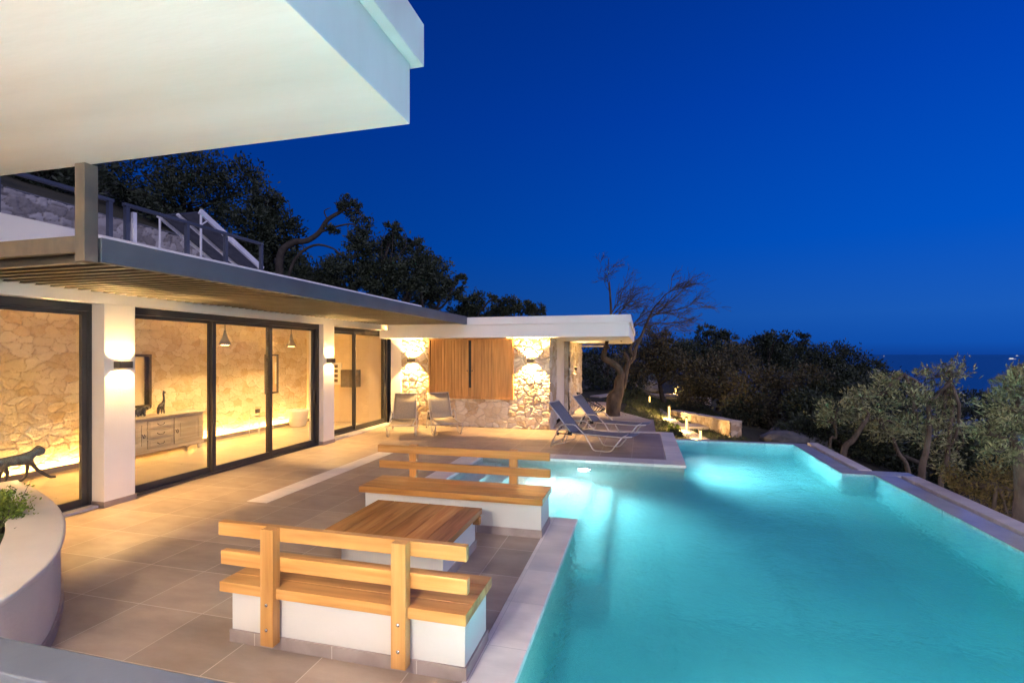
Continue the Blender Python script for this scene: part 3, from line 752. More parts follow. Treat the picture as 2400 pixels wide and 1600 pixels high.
globe_lamp((-1.50, -1.72, 2.75), (1, 0), 'added unseen globe lamp on the end wall of the villa wing facing the pool', 1200)  # added out of view to brighten the olives and the coping

# ------------------------------------------------------------------ benches and table
def masonry_bench(y0, y1, x0, x1, back_y, rail_x, post_x, label, back_side):
    t = thing('bench', ((x0 + x1) / 2, (y0 + y1) / 2, 0), label, 'bench', 'masonry benches with wooden seats')
    bx0, bx1, by0, by1 = x0 + 0.05, x1 - 0.025, y0 + 0.06, y1 - 0.05
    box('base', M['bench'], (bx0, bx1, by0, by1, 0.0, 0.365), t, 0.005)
    s = MB(); d = 0.012
    s.box(bx0 - d, bx1 + d, by0 - d, by0, 0.0, 0.085); s.box(bx0 - d, bx1 + d, by1, by1 + d, 0.0, 0.085)
    s.box(bx0 - d, bx0, by0, by1, 0.0, 0.085); s.box(bx1, bx1 + d, by0, by1, 0.0, 0.085)
    sk = s.build('skirting', M['skirt'], t)
    for k in range(1, 4):
        xx = bx0 + 0.09 + k * 0.605 - 0.5
        box('joint', M['skirt_joint'], (xx, xx + 0.005, by0 - d - 0.001, by0 - d + 0.004, 0.0, 0.084), sk)
    s = MB(); n = 4; w = (y1 - y0) / n
    for k in range(n):
        s.box(x0, x1, y0 + k * w + (0.0015 if k else 0), y0 + (k + 1) * w - (0.0015 if k < n - 1 else 0), 0.366, 0.435)
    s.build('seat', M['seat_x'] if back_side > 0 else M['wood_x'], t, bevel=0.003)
    sgn = back_side
    for px in post_x:
        if sgn < 0: yy = (back_y - 0.075, back_y - 0.005)
        else: yy = (back_y + 0.005, back_y + 0.075)
        # leaning post: slight taper at top
        v = []
        post = MB().box(px - 0.05, px + 0.05, yy[0], yy[1], 0.06, 0.835).build('back_post', M['wood_z'], t, bevel=0.004)
        for zz in (0.17, 0.335):
            MB().lathe([(0.012, 0.0), (0.012, 0.004 * sgn), (0.006, 0.008 * sgn)], (px, (yy[0] if sgn < 0 else yy[1]), zz), 14, 'y').build('bolt', M['steel'], post)
    ry = (back_y - 0.004, back_y + 0.046) if sgn < 0 else (back_y - 0.046, back_y + 0.004)
    for z0, z1, dx in ((0.735, 0.83, 0.0), (0.535, 0.63, 0.02)):
        box('rail', M['wood_x'], (rail_x[0] + dx, rail_x[1] + dx * 0.3, ry[0], ry[1], z0, z1), t, 0.004)
    return t
masonry_bench(2.82, 3.36, -2.82, -1.02, 2.865, (-2.87, -1.03), (-2.41, -1.45), 'near bench of white masonry with honey coloured seat, back turned to the viewer', -1)
masonry_bench(5.27, 5.84, -3.25, -1.03, 5.86, (-3.31, -1.05), (-2.84, -1.51), 'far bench of white masonry with dark wooden seat facing the viewer beyond the table', 1)
tab = thing('low_table', (-2.2, 4.45, 0), 'low square table of wide brown planks on a white base between the benches', 'table')
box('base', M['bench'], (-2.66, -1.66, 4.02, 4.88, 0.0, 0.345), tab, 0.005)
s = MB(); s.box(-2.672, -1.648, 4.008, 4.02, 0, 0.085); s.box(-2.672, -1.648, 4.88, 4.892, 0, 0.085); s.box(-1.66, -1.648, 4.02, 4.88, 0, 0.085); s.box(-2.672, -2.66, 4.02, 4.88, 0, 0.085)
s.build('skirting', M['skirt'], tab)
s = MB(); n = 6; x0, x1 = -2.80, -1.60; w = (x1 - x0) / n
for k in range(n):
    s.box(x0 + k * w + (0.003 if k else 0), x0 + (k + 1) * w - (0.003 if k < n - 1 else 0), 3.92, 4.93, 0.346, 0.405)
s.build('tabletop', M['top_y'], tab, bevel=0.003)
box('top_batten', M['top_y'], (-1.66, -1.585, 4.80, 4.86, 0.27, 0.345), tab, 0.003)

# ------------------------------------------------------------------ sun loungers (local: x towards the foot end, y across)
def lounger(sling):
    t = thing('sun_lounger', (0, 0, 0), 'x', 'sun lounger', 'sun loungers on the terrace')
    W_ = 0.66
    for yy in (0.0, W_):
        pts = [(0.0, yy, 0.015), (0.17, yy, 0.36), (0.215, yy, 0.45), (0.26, yy, 0.495), (0.33, yy, 0.515), (0.52, yy, 0.52), (0.585, yy, 0.50), (0.66, yy, 0.43), (0.78, yy, 0.33), (0.92, yy, 0.10), (0.955, yy, 0.045), (1.01, yy, 0.017), (1.27, yy, 0.017), (1.335, yy, 0.035), (1.37, yy, 0.07), (1.56, yy, 0.315)]
        MB().tube(pts, 0.0135, 8).build('side_frame', M['lounger_tube'], t, True)
    b = MB()
    for yy in (0.045, W_ - 0.045):
        b.tube([(0.42, yy, 0.335), (0.8, yy, 0.325), (1.55, yy, 0.32), (1.76, yy, 0.345)], 0.0125, 8)
    b.tube([(1.55, 0.0, 0.315), (1.55, W_, 0.315)], 0.012, 8); b.tube([(0.05, 0, 0.1), (0.05, W_, 0.1)], 0.010, 8)
    b.build('seat_frame', M['lounger_tube'], t, True)
    b = MB()
    for yy in (0.045, W_ - 0.045):
        b.tube([(0.45, yy, 0.345), (0.20, yy, 0.64), (-0.06, yy, 0.95)], 0.0125, 8)
    b.tube([(-0.06, 0.045, 0.95), (-0.06, W_ - 0.045, 0.95)], 0.0125, 8)
    b.build('back_frame', M['lounger_tube'], t, True)
    def sheet(prof, y0, y1, sag):
        v, f = [], []; nn = 8
        for x, z in prof:
            for k in range(nn + 1):
                q = k / nn
                v.append((x, y0 + (y1 - y0) * q, z - sag * 4 * q * (1 - q)))
        for i in range(len(prof) - 1):
            for k in range(nn):
                f.append((i * (nn + 1) + k, i * (nn + 1) + k + 1, (i + 1) * (nn + 1) + k + 1, (i + 1) * (nn + 1) + k))
        return v, f
    b = MB(); b.add(*sheet([(0.47, 0.345), (0.32, 0.52), (0.14, 0.735), (-0.06, 0.96)], 0.05, W_ - 0.05, 0.02))
    o = b.build('back_sling', sling, t, True); sd = o.modifiers.new('solid', 'SOLIDIFY'); sd.thickness = 0.006
    b = MB(); b.add(*sheet([(0.46, 0.345), (0.8, 0.335), (1.2, 0.325), (1.55, 0.33), (1.76, 0.352)], 0.05, W_ - 0.05, 0.018))
    o = b.build('seat_sling', sling, t, True); sd = o.modifiers.new('solid', 'SOLIDIFY'); sd.thickness = 0.006
    for yy in (0.02, W_ - 0.02):
        b = MB()
        b.box(0.40, 0.49, yy - 0.014, yy + 0.014, 0.29, 0.36)
        b.box(0.13, 0.19, yy - 0.012, yy + 0.012, 0.27, 0.33)
        for k in range(4):
            b.box(0.14 + k * 0.035, 0.155 + k * 0.035, yy - 0.012, yy + 0.012, 0.33 + k * 0.03, 0.36 + k * 0.03)
        b.box(0.14, 0.46, yy - 0.006, yy + 0.006, 0.30, 0.32)
        b.build('hinge', M['black'], t)
    b = MB()
    b.tube([(0.12, 0.04, 0.30), (0.44, 0.04, 0.31)], 0.010, 6); b.tube([(0.12, W_ - 0.04, 0.30), (0.44, W_ - 0.04, 0.31)], 0.010, 6)
    b.tube([(0.40, 0.04, 0.31), (0.33, 0.04, 0.12), (0.33, W_ - 0.04, 0.12), (0.40, W_ - 0.04, 0.31)], 0.010, 6)
    b.tube([(0.02, 0.02, 0.04), (0.33, 0.04, 0.12)], 0.010, 6); b.tube([(0.02, W_ - 0.02, 0.04), (0.33, W_ - 0.04, 0.12)], 0.010, 6)
    b.build('back_support', M['lounger_tube'], t, True)
    return t
def dup(root, loc, rz, label):
    r = root.copy(); COL.objects.link(r); r.location = loc; r.rotation_euler = (0, 0, rz); r['label'] = label
    for ch in list(root.children):
        c = ch.copy(); COL.objects.link(c); c.parent = r
    return r
l0 = lounger(M['sling'])
l2 = lounger(M['sling_warm_lit'])
dup(l0, (-1.62, 11.78 + 0.65, 0), R(-13.6), 'blue grey sun lounger nearer the tree, partly behind the front one')
dup(l2, (-5.63, 12.45, 0), R(-57), 'grey sun lounger tinted as if warmly lit, turned askew below the wooden shutters')
l0.location = (-1.9, 10.6, 0); l0.rotation_euler = (0, 0, R(-13.6)); l0['label'] = 'blue grey sun lounger nearest the pool corner, seen from its side'
l2.location = (-6.40, 12.05, 0); l2.rotation_euler = (0, 0, R(-68)); l2['label'] = 'grey sun lounger tinted as if warmly lit, facing the viewer beside the glass corner'

# green cord chair behind the loungers
gc = thing('garden_chair', (-1.45, 14.9, 0), 'dark green rounded cord chair behind the blue loungers', 'chair')
b = MB(); cx, cy = -1.45, 14.9
N = 26; ring1, ring0 = [], []
for k in range(N):
    q = 2 * math.pi * k / N
    c, s_ = math.cos(q), math.sin(q)
    # tilted egg ring: high at the back (-x), low at the front
    ring1.append(Vector((cx + 0.42 * c, cy + 0.36 * s_, 0.62 - 0.24 * c)))
    ring0.append(Vector((cx - 0.02 + 0.13 * c, cy + 0.13 * s_, 0.30)))
b.tube(ring1 + ring1[:1], 0.013, 6); b.tube(ring0 + ring0[:1], 0.010, 6)
b.build('rim', M['black'], gc, True)
b = MB()
for k in range(N):
    b.tube([ring1[k], ring1[k].lerp(ring0[k], 0.55) + Vector((0, 0, -0.06)), ring0[k]], 0.009, 4)
b.build('cord_seat', M['green_wicker'], gc, True)
for sx, sy in ((1, 1), (1, -1), (-1, 1), (-1, -1)):
    MB().tube([(cx + sx * 0.12, cy + sy * 0.12, 0.30), (cx + sx * 0.26, cy + sy * 0.24, 0.0)], 0.011, 6).build('leg', M['black'], gc)

# ------------------------------------------------------------------ indoor furnishings
sb = thing('sideboard', (-9.35, 7.7, 0), 'limed wooden sideboard with two doors and three drawers behind the glass', 'sideboard')
SX0, SX1, SY0, SY1 = -9.58, -9.14, 6.72, 8.72
box('body', M['limed'], (SX0, SX1, SY0, SY1, 0.13, 0.76), sb, 0.004)
box('top', M['limed'], (SX0 - 0.02, SX1 + 0.05, SY0 - 0.05, SY1 + 0.05, 0.76, 0.80), sb, 0.01)
for (yy) in (SY0 + 0.06, SY1 - 0.06):
    for xx in (SX0 + 0.05, SX1 - 0.05):
        MB().lathe([(0.03, 0.0), (0.045, 0.05), (0.04, 0.13)], (xx, yy, 0.0), 12).build('foot', M['limed'], sb)
b = MB(); b.prism([(SX1 - 0.01, SY0), (SX1 + 0.012, SY0), (SX1 + 0.012, SY1), (SX1 - 0.01, SY1)], 0.115, 0.17); b.build('plinth', M['limed'], sb, bevel=0.003)
def ringh(c, w, d):
    y, z = c
    return MB().tube([(SX1 + 0.012, y - w, z), (SX1 + 0.035, y - w, z - d * 0.4), (SX1 + 0.04, y - w * 0.5, z - d), (SX1 + 0.04, y + w * 0.5, z - d), (SX1 + 0.035, y + w, z - d * 0.4), (SX1 + 0.012, y + w, z)], 0.006, 6)
for a, c, hy in ((SY0 + 0.06, SY0 + 0.70, SY0 + 0.65), (SY1 - 0.70, SY1 - 0.06, SY1 - 0.65)):
    b = MB(); b.box(SX1, SX1 + 0.015, a, c, 0.19, 0.26); b.box(SX1, SX1 + 0.015, a, c, 0.66, 0.73); b.box(SX1, SX1 + 0.015, a, a + 0.08, 0.26, 0.66); b.box(SX1, SX1 + 0.015, c - 0.08, c, 0.26, 0.66)
    b.box(SX1, SX1 + 0.006, a + 0.08, c - 0.08, 0.26, 0.66); b.box(SX1 + 0.006, SX1 + 0.012, a + 0.14, c - 0.14, 0.32, 0.60)
    d = b.build('door', M['limed'], sb, bevel=0.002)
    ringh((hy, 0.48), 0.02, 0.07).build('handle', M['black'], d)
for z0 in (0.19, 0.375, 0.56):
    b = MB(); b.box(SX1, SX1 + 0.016, SY0 + 0.74, SY1 - 0.74, z0, z0 + 0.165); b.box(SX1 + 0.016, SX1 + 0.022, SY0 + 0.78, SY1 - 0.78, z0 + 0.035, z0 + 0.13)
    d = b.build('drawer', M['limed'], sb, bevel=0.003)
    ringh(((SY0 + SY1) / 2, z0 + 0.10), 0.07, 0.035).build('handle', M['black'], d)

def skin_figure(name, joints, edges, mat, label, cat, loc, sub=2):
    me = bpy.data.meshes.new(name)
    me.from_pydata([j[:3] for j in joints], edges, []); me.update()
    o = bpy.data.objects.new(name, me); COL.objects.link(o); o.location = loc
    sk = o.modifiers.new('skin', 'SKIN'); sk.use_smooth_shade = True
    sv = me.skin_vertices[0].data
    for i, j in enumerate(joints):
        r = j[3]; sv[i].radius = (r, r); sv[i].use_root = (i == 0)
    ss = o.modifiers.new('sub', 'SUBSURF'); ss.levels = sub; ss.render_levels = sub
    me.materials.append(mat)
    return tag(o, label, cat)
# monkey, local y = walking direction (towards +y), z up
mk = [(0, 0, 0.36, 0.085), (0, 0.16, 0.355, 0.09), (0, 0.32, 0.38, 0.09), (0, 0.39, 0.42, 0.075), (0, 0.43, 0.455, 0.065), (0, 0.48, 0.485, 0.115), (0, 0.555, 0.46, 0.065), (0, 0.595, 0.44, 0.04),
      (0, -0.07, 0.345, 0.06), (0, -0.16, 0.30, 0.022), (0, -0.21, 0.20, 0.02), (0, -0.215, 0.10, 0.018), (0, -0.19, 0.02, 0.016),
      (0.055, -0.02, 0.27, 0.052), (0.06, 0.03, 0.17, 0.036), (0.06, -0.01, 0.07, 0.026), (0.06, 0.02, 0.02, 0.024), (0.06, 0.08, 0.015, 0.018),
      (-0.055, -0.05, 0.27, 0.05), (-0.06, -0.06, 0.16, 0.034), (-0.06, -0.13, 0.06, 0.026), (-0.06, -0.11, 0.02, 0.022), (-0.06, -0.05, 0.015, 0.018),
      (0.06, 0.36, 0.32, 0.045), (0.06, 0.44, 0.20, 0.034), (0.06, 0.56, 0.10, 0.028), (0.06, 0.66, 0.03, 0.024), (0.06, 0.76, 0.02, 0.02),
      (-0.06, 0.33, 0.31, 0.045), (-0.06, 0.33, 0.19, 0.032), (-0.06, 0.31, 0.09, 0.026), (-0.06, 0.25, 0.02, 0.022), (-0.06, 0.19, 0.015, 0.02)]
me_ = [(0, 1), (1, 2), (2, 3), (3, 4), (4, 5), (5, 6), (6, 7), (0, 8), (8, 9), (9, 10), (10, 11), (11, 12), (8, 13), (13, 14), (14, 15), (15, 16), (16, 17), (8, 18), (18, 19), (19, 20), (20, 21), (21, 22), (2, 23), (23, 24), (24, 25), (25, 26), (26, 27), (2, 28), (28, 29), (29, 30), (30, 31), (31, 32)]
mo = skin_figure('monkey_statue', mk, me_, M['monkey'], 'dark grey walking monkey statue on the floor behind the left window', 'statue', (-9.46, 5.45, 0.0))
mo.rotation_euler = (0, 0, R(-25)); mo.scale = (0.80, 0.76, 0.98)
for sx in (-1, 1):
    e_ = MB().lathe([(0.001, -0.012), (0.022, -0.006), (0.026, 0.0), (0.022, 0.006), (0.001, 0.012)], (sx * 0.085, 0.475, 0.505), 12, 'y').build('ear', M['monkey'], None, True)
    e_.parent = mo
# elephant with raised trunk, facing +y
s_ = 1.0
el = [(0, 0, 0.13, 0.06), (0, 0.09, 0.14, 0.058), (0, 0.15, 0.165, 0.045), (0, 0.19, 0.165, 0.03), (0, 0.225, 0.15, 0.018), (0, 0.25, 0.17, 0.014), (0, 0.255, 0.21, 0.012), (0, 0.235, 0.24, 0.010),
      (0.035, -0.03, 0.06, 0.026), (0.035, -0.03, 0.01, 0.024), (-0.035, -0.045, 0.06, 0.026), (-0.035, -0.05, 0.01, 0.024),
      (0.035, 0.09, 0.06, 0.026), (0.035, 0.10, 0.01, 0.024), (-0.035, 0.08, 0.06, 0.026), (-0.035, 0.085, 0.01, 0.024), (0, -0.07, 0.13, 0.012), (0, -0.085, 0.07, 0.008),
      (0.06, 0.14, 0.17, 0.022), (0.075, 0.12, 0.14, 0.02), (-0.06, 0.14, 0.17, 0.022), (-0.075, 0.12, 0.14, 0.02)]
ee = [(0, 1), (1, 2), (2, 3), (3, 4), (4, 5), (5, 6), (6, 7), (0, 8), (8, 9), (0, 10), (10, 11), (1, 12), (12, 13), (1, 14), (14, 15), (0, 16), (16, 17), (2, 18), (18, 19), (2, 20), (20, 21)]
o = skin_figure('elephant_figurine', el, ee, M['pewter'], 'small dark elephant figurine with raised trunk on the sideboard', 'figurine', (-9.28, 7.40, 0.80))
gi_ = [(0, 0, 0.17, 0.045), (0, 0.07, 0.19, 0.042), (0, 0.10, 0.25, 0.026), (0, 0.095, 0.33, 0.019), (0, 0.085, 0.41, 0.017), (0, 0.10, 0.435, 0.02), (0, 0.145, 0.425, 0.011),
       (0.022, -0.03, 0.10, 0.02), (0.022, -0.04, 0.008, 0.016), (-0.022, -0.02, 0.10, 0.02), (-0.022, -0.02, 0.008, 0.016), (0.022, 0.08, 0.10, 0.018), (0.022, 0.085, 0.008, 0.015), (-0.022, 0.07, 0.10, 0.018), (-0.022, 0.065, 0.008, 0.015),
       (0.012, 0.085, 0.47, 0.006), (-0.012, 0.085, 0.47, 0.006)]
ge_ = [(0, 1), (1, 2), (2, 3), (3, 4), (4, 5), (5, 6), (0, 7), (7, 8), (0, 9), (9, 10), (1, 11), (11, 12), (1, 13), (13, 14), (5, 15), (5, 16)]
skin_figure('giraffe_figurine', gi_, ge_, M['pewter'], 'small dark giraffe figurine standing tall on the sideboard', 'figurine', (-9.32, 7.86, 0.80))
pot = MB().lathe([(0.20, 0.0), (0.22, 0.02), (0.29, 0.42), (0.30, 0.46), (0.275, 0.46), (0.25, 0.40), (0.02, 0.38)], (-9.27, 11.95, 0.0), 32).build('plant_pot', M['white_gloss'], None, True)
tag(pot, 'white tapered empty pot on the floor beside the glowing wall base', 'pot')
for y, lab in ((8.85, 'grey cone pendant lamp seen through the middle door pane'), (10.95, 'grey cone pendant lamp seen through the last door pane')):
    pl = thing('pendant_lamp', (-8.7, y, 2.2), lab, 'pendant lamp', 'cone pendant lamps')
    MB().lathe([(0.125, 0.0), (0.115, 0.03), (0.055, 0.16), (0.03, 0.26), (0.022, 0.32), (0.018, 0.32)], (-8.7, y, 2.20), 24).build('shade', M['concrete'], pl, True)
    MB().tube([(-8.7, y, 2.5), (-8.7, y, 2.715)], 0.008, 6).build('cord', M['black'], pl)
    MB().lathe([(0.08, -0.004), (0.08, 0.004)], (-8.7, y, 2.20), 16).build('bulb', M['lamp_glow'], pl)
    attach(spot('pendant_light', (-8.7, y, 2.19), (0, 0, -1), 330, WARM2, 130, 0.6, 0.06), pl)
for k, y in enumerate((1.6, 3.7, 5.8, 7.9, 10.0, 12.1)):
    dl = thing('ceiling_light', (-8.1, y, 2.70), 'recessed round ceiling light inside the villa, hidden by the lintel', 'ceiling light', 'recessed ceiling lights indoors')
    MB().lathe([(0.07, 0.0), (0.07, 0.018), (0.05, 0.018), (0.05, 0.0)], (-8.1, y, 2.70), 20).build('trim_ring', M['white_metal'], dl)
    MB().lathe([(0.048, 0.006), (0.048, 0.012)], (-8.1, y, 2.70), 20).build('lens', M['lamp_glow'], dl)
    attach(spot('ceiling_light_beam', (-8.1, y, 2.69), (-0.25, 0, -1), 115, (1.0, 0.61, 0.22), 112, 0.7, 0.05), dl)
for y0, y1, lab in ((7.55, 8.03, 'dark framed mirror above the elephant, half hidden by the pillar'), (11.25, 11.72, 'dark framed mirror on the stone wall near the white pot')):
    mi = thing('wall_mirror', (-9.75, (y0 + y1) / 2, 1.45), lab, 'mirror', 'mirrors on the stone wall')
    b = MB(); b.box(-9.78, -9.72, y0, y0 + 0.05, 0.93, 2.0); b.box(-9.78, -9.72, y1 - 0.05, y1, 0.93, 2.0); b.box(-9.78, -9.72, y0 + 0.05, y1 - 0.05, 0.93, 0.98); b.box(-9.78, -9.72, y0 + 0.05, y1 - 0.05, 1.95, 2.0)
    b.build('frame', M['dark_wood'], mi)
    box('glass', M['mirror'], (-9.77, -9.735, y0 + 0.05, y1 - 0.05, 0.98, 1.95), mi)
sk = thing('wall_socket', (-9.76, 11.0, 0.52), 'small black double wall socket on the stone wall', 'socket')
box('plate', M['black'], (-9.79, -9.755, 10.93, 11.07, 0.46, 0.56), sk, 0.004)
for yy in (10.97, 11.03): MB().lathe([(0.018, 0.0), (0.018, 0.003)], (-9.755, yy, 0.51), 12, 'x').build('outlet', M['bronze'], sk)
st = thing('side_table', (-9.2, 10.4, 0), 'thin white wire side table frame near the white pot', 'side table')
b = MB()
for xx, yy in ((-9.35, 10.25), (-9.35, 10.55), (-9.05, 10.25), (-9.05, 10.55)):
    b.tube([(xx, yy, 0), (xx, yy, 0.45)], 0.008, 6)
b.tube([(-9.35, 10.25, 0.45), (-9.35, 10.55, 0.45), (-9.05, 10.55, 0.45), (-9.05, 10.25, 0.45), (-9.35, 10.25, 0.45)], 0.008, 6)
b.build('frame', M['white_metal'], st)
box('top', M['glass'], (-9.35, -9.05, 10.25, 10.55, 0.458, 0.464), st)
pf = thing('picture_frame', (-8.75, 12.97, 1.45), 'white framed picture of four dark squares on the end wall', 'picture')
box('frame', M['paper'], (-8.92, -8.58, 12.965, 12.995, 1.10, 1.75), pf, 0.004)
for k in range(4): box('print', M['dark_wood'], (-8.81, -8.69, 12.958, 12.9645, 1.18 + k * 0.14, 1.27 + k * 0.14), pf)
cb = thing('wall_cabinet', (-8.2, 12.8, 1.2), 'dark cabinet on the end wall behind the narrow far window', 'cabinet')
box('body', M['dark_wood'], (-8.42, -7.95, 12.70, 12.995, 1.05, 1.55), cb, 0.004)
box('door', M['dark_wood'], (-8.41, -7.96, 12.68, 12.699, 1.06, 1.54), cb, 0.003)

# ------------------------------------------------------------------ curved planter at the left
def spline(P, n):
    P = [Vector((*p, 0)) for p in P]; out = []
    for i in range(len(P) - 1):
        p0 = P[max(i - 1, 0)]; p1, p2 = P[i], P[i + 1]; p3 = P[min(i + 2, len(P) - 1)]
        for k in range(n):
            t_ = k / n
            out.append(0.5 * ((2 * p1) + (-p0 + p2) * t_ + (2 * p0 - 5 * p1 + 4 * p2 - p3) * t_ ** 2 + (-p0 + 3 * p1 - 3 * p2 + p3) * t_ ** 3))
    out.append(P[-1]); return [(p.x, p.y) for p in out]
outer = spline([(-6.76, 4.0), (-6.25, 3.83), (-5.78, 3.65), (-5.29, 3.44), (-4.87, 3.22), (-4.55, 3.02), (-4.23, 2.79), (-3.91, 2.52), (-3.67, 2.24), (-3.52, 1.98), (-3.44, 1.6), (-3.55, 1.1), (-3.9, 0.75)], 6)
def inset(P, d):
    out = []
    for i, p in enumerate(P):
        a = Vector(P[max(i - 1, 0)]); c = Vector(P[min(i + 1, len(P) - 1)])
        t_ = (c - a).normalized(); nrm = Vector((t_.y, -t_.x))
        out.append(tuple(Vector(p) + nrm * d))
    return out
inner = inset(outer, 0.36)
pln = thing('planter', (-5.0, 2.4, 0), 'curved white masonry planter with smooth pale rim at the left edge', 'planter')
def band(name, a, c, z0, z1, mat, bevel=0, smooth_=False):
    n = len(a); v = [(*p, z0) for p in a] + [(*p, z1) for p in a] + [(*p, z0) for p in c] + [(*p, z1) for p in c]
    f = []
    for i in range(n - 1):
        f += [(i, i + 1, n + i + 1, n + i), (2 * n + i + 1, 2 * n + i, 3 * n + i, 3 * n + i + 1), (n + i, n + i + 1, 3 * n + i + 1, 3 * n + i), (i + 1, i, 2 * n + i, 2 * n + i + 1)]
    f += [(0, n, 3 * n, 2 * n), (n - 1, 2 * n + n - 1, 3 * n + n - 1, 2 * n - 1)]
    m_ = MB(); m_.add(v, f)
    return m_.build(name, mat, pln, bevel=bevel)
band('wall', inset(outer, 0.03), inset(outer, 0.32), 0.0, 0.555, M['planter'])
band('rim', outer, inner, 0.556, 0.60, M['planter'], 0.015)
band('skirting', inset(outer, 0.012), inset(outer, 0.029), 0.0, 0.085, M['skirt'])
soil_poly = inset(outer, 0.34) + [(-4.5, 0.9), (-6.7, 0.9)]
structure(MB().prism(soil_poly, 0.3, 0.47).build('planter_soil', M['soil']), 'stuff', 'dark soil filling the curved planter', 'soil')

# ------------------------------------------------------------------ leaves and trees
def leaf_quads(P, L, W, up=0.0, dirs=None, rng=RNG):
    n = len(P)
    a = rng.normal(size=(n, 3)) if dirs is None else dirs + rng.normal(size=(n, 3)) * 0.55
    a[:, 2] += up
    a /= np.linalg.norm(a, axis=1)[:, None] + 1e-9
    b_ = np.cross(a, rng.normal(size=(n, 3))); b_ /= np.linalg.norm(b_, axis=1)[:, None] + 1e-9
    s = rng.uniform(0.7, 1.3, (n, 1))
    l, w = a * L * s * 0.5, b_ * W * s * 0.5
    v = np.stack([P - l, P + w - l * 0.1, P + l, P - w - l * 0.1], 1).reshape(-1, 3)
    f = np.arange(4 * n).reshape(-1, 4)
    return v, f
def crown(name, blobs, n_clump, n_leaf, L, W, mat, parent, spread=0.22, up=0.2, rng=RNG):
    """leaf clumps scattered through a few ellipsoids; blobs: (centre, (rx, ry, rz))"""
    pts = []; tones = []; dirs = []
    vol = np.array([r[0] * r[1] * r[2] for _, r in blobs]) ** (2 / 3); vol /= vol.sum()
    for (c, r), sh in zip(blobs, vol):
        k = max(3, int(n_clump * sh))
        d = rng.normal(size=(k, 3)); d /= np.linalg.norm(d, axis=1)[:, None]
        rad = rng.uniform(0.25, 1.0, (k, 1)) ** 0.55 * rng.uniform(0.85, 1.12, (k, 1))
        cc = np.array(c) + d * rad * np.array(r)
        sc = rng.uniform(0.55, 1.3, k) * spread * min(r)
        for i in range(k):
            m = int(n_leaf * rng.uniform(0.5, 1.5))
            q = rng.normal(size=(m, 3)) * sc[i] * np.array((1, 1, 0.8))
            pts.append(cc[i] + q); dirs.append(np.repeat(d[i][None] * 0.9, m, 0))
            tones.append(np.clip(rng.normal(0.45, 0.2) + rng.normal(0, 0.18, m), 0, 1))
    P = np.concatenate(pts); T = np.concatenate(tones); D = np.concatenate(dirs)
    v, f = leaf_quads(P, L, W, up, D, rng)
    return np_mesh(name, v, f, mat, parent, False, {'tone': ('FACE', T)})

def limb(b, p0, p1, r0, r1, n=6, wob=0.12, sides=7, rng=RNG):
    p0, p1 = Vector(p0), Vector(p1); L = (p1 - p0).length
    pts, rad = [], []
    off1 = Vector(rng.normal(size=3)) * wob * L
    for i in range(n + 1):
        t_ = i / n
        k = math.sin(math.pi * t_)
        p = p0.lerp(p1, t_) + off1 * k * 0.6 + Vector(rng.normal(size=3)) * wob * L * 0.16 * (k if i else 0)
        pts.append(p); rad.append(r0 + (r1 - r0) * t_)
    b.tube(pts, rad, sides)
    return pts
def at(px, py, d):
    """world point seen at a photo pixel, d metres in front of the viewer"""
    u, v_ = (px - 1200) / 1167.0, (830 - py) / 1167.0
    s, c = math.sin(YAW), math.cos(YAW)
    return Vector(((-s + u * c) * d, (c + u * s) * d, 2 + v_ * d))

def tree(name, label, base, blobs, leaves, mat, trunk_r=0.16, bark='bark_dark', group='trees around the terrace', seed=1, stems=None, spread=0.24, up=0.2):
    rng = np.random.default_rng(seed)
    base = Vector(base)
    t = thing(name, base, label, 'tree', group)
    b = MB()
    cen = sum((Vector(c) for c, r in blobs), Vector()) / len(blobs)
    if stems is None:
        fork = base.lerp(cen, 0.42) + Vector((rng.normal() * 0.15, rng.normal() * 0.15, 0))
        limb(b, base - Vector((0, 0, 0.3)), fork, trunk_r, trunk_r * 0.7, 6, 0.08, 9, rng)
        for c, r in blobs:
            e = limb(b, fork, c, trunk_r * 0.55, trunk_r * 0.2, 6, 0.12, 6, rng)
            for k in range(4):
                d = Vector(rng.normal(size=3)).normalized()
                limb(b, e[rng.integers(3, 6)], Vector(c) + Vector((d.x * r[0], d.y * r[1], abs(d.z) * r[2])) * 0.85, trunk_r * 0.2, 0.008, 4, 0.15, 5, rng)
    else:
        for pts, r0, r1 in stems:
            n = len(pts); b.tube([Vector(p) for p in spl3(pts, 4)], list(np.linspace(r0, r1, (n - 1) * 4 + 1)), 8)
        tips = [Vector(s_[0][-1]) for s_ in stems]
        for c, r in blobs:
            src = min(tips, key=lambda q: (q - Vector(c)).length)
            e = limb(b, src, c, 0.035, 0.012, 4, 0.12, 6, rng)
            for k in range(4):
                d = Vector(rng.normal(size=3)).normalized()
                limb(b, e[2 + k % 3], Vector(c) + Vector((d.x * r[0], d.y * r[1], d.z * r[2])) * 0.85, 0.012, 0.004, 4, 0.15, 5, rng)
    b.build('trunk', M[bark], t, True)
    nc, nl, L, W = leaves
    crown('crown', blobs, nc, nl, L, W, M[mat], t, spread, up, rng)
    return t
def spl3(P, n):
    P = [Vector(p) for p in P]; out = []
    for i in range(len(P) - 1):
        p0 = P[max(i - 1, 0)]; p1, p2 = P[i], P[i + 1]; p3 = P[min(i + 2, len(P) - 1)]
        for k in range(n):
            t_ = k / n
            out.append(0.5 * ((2 * p1) + (-p0 + p2) * t_ + (2 * p0 - 5 * p1 + 4 * p2 - p3) * t_ ** 2 + (-p0 + 3 * p1 - 3 * p2 + p3) * t_ ** 3))
    out.append(P[-1]); return out
def gz(x, y): return float(ground_z(np.array([x]), np.array([y]))[0])

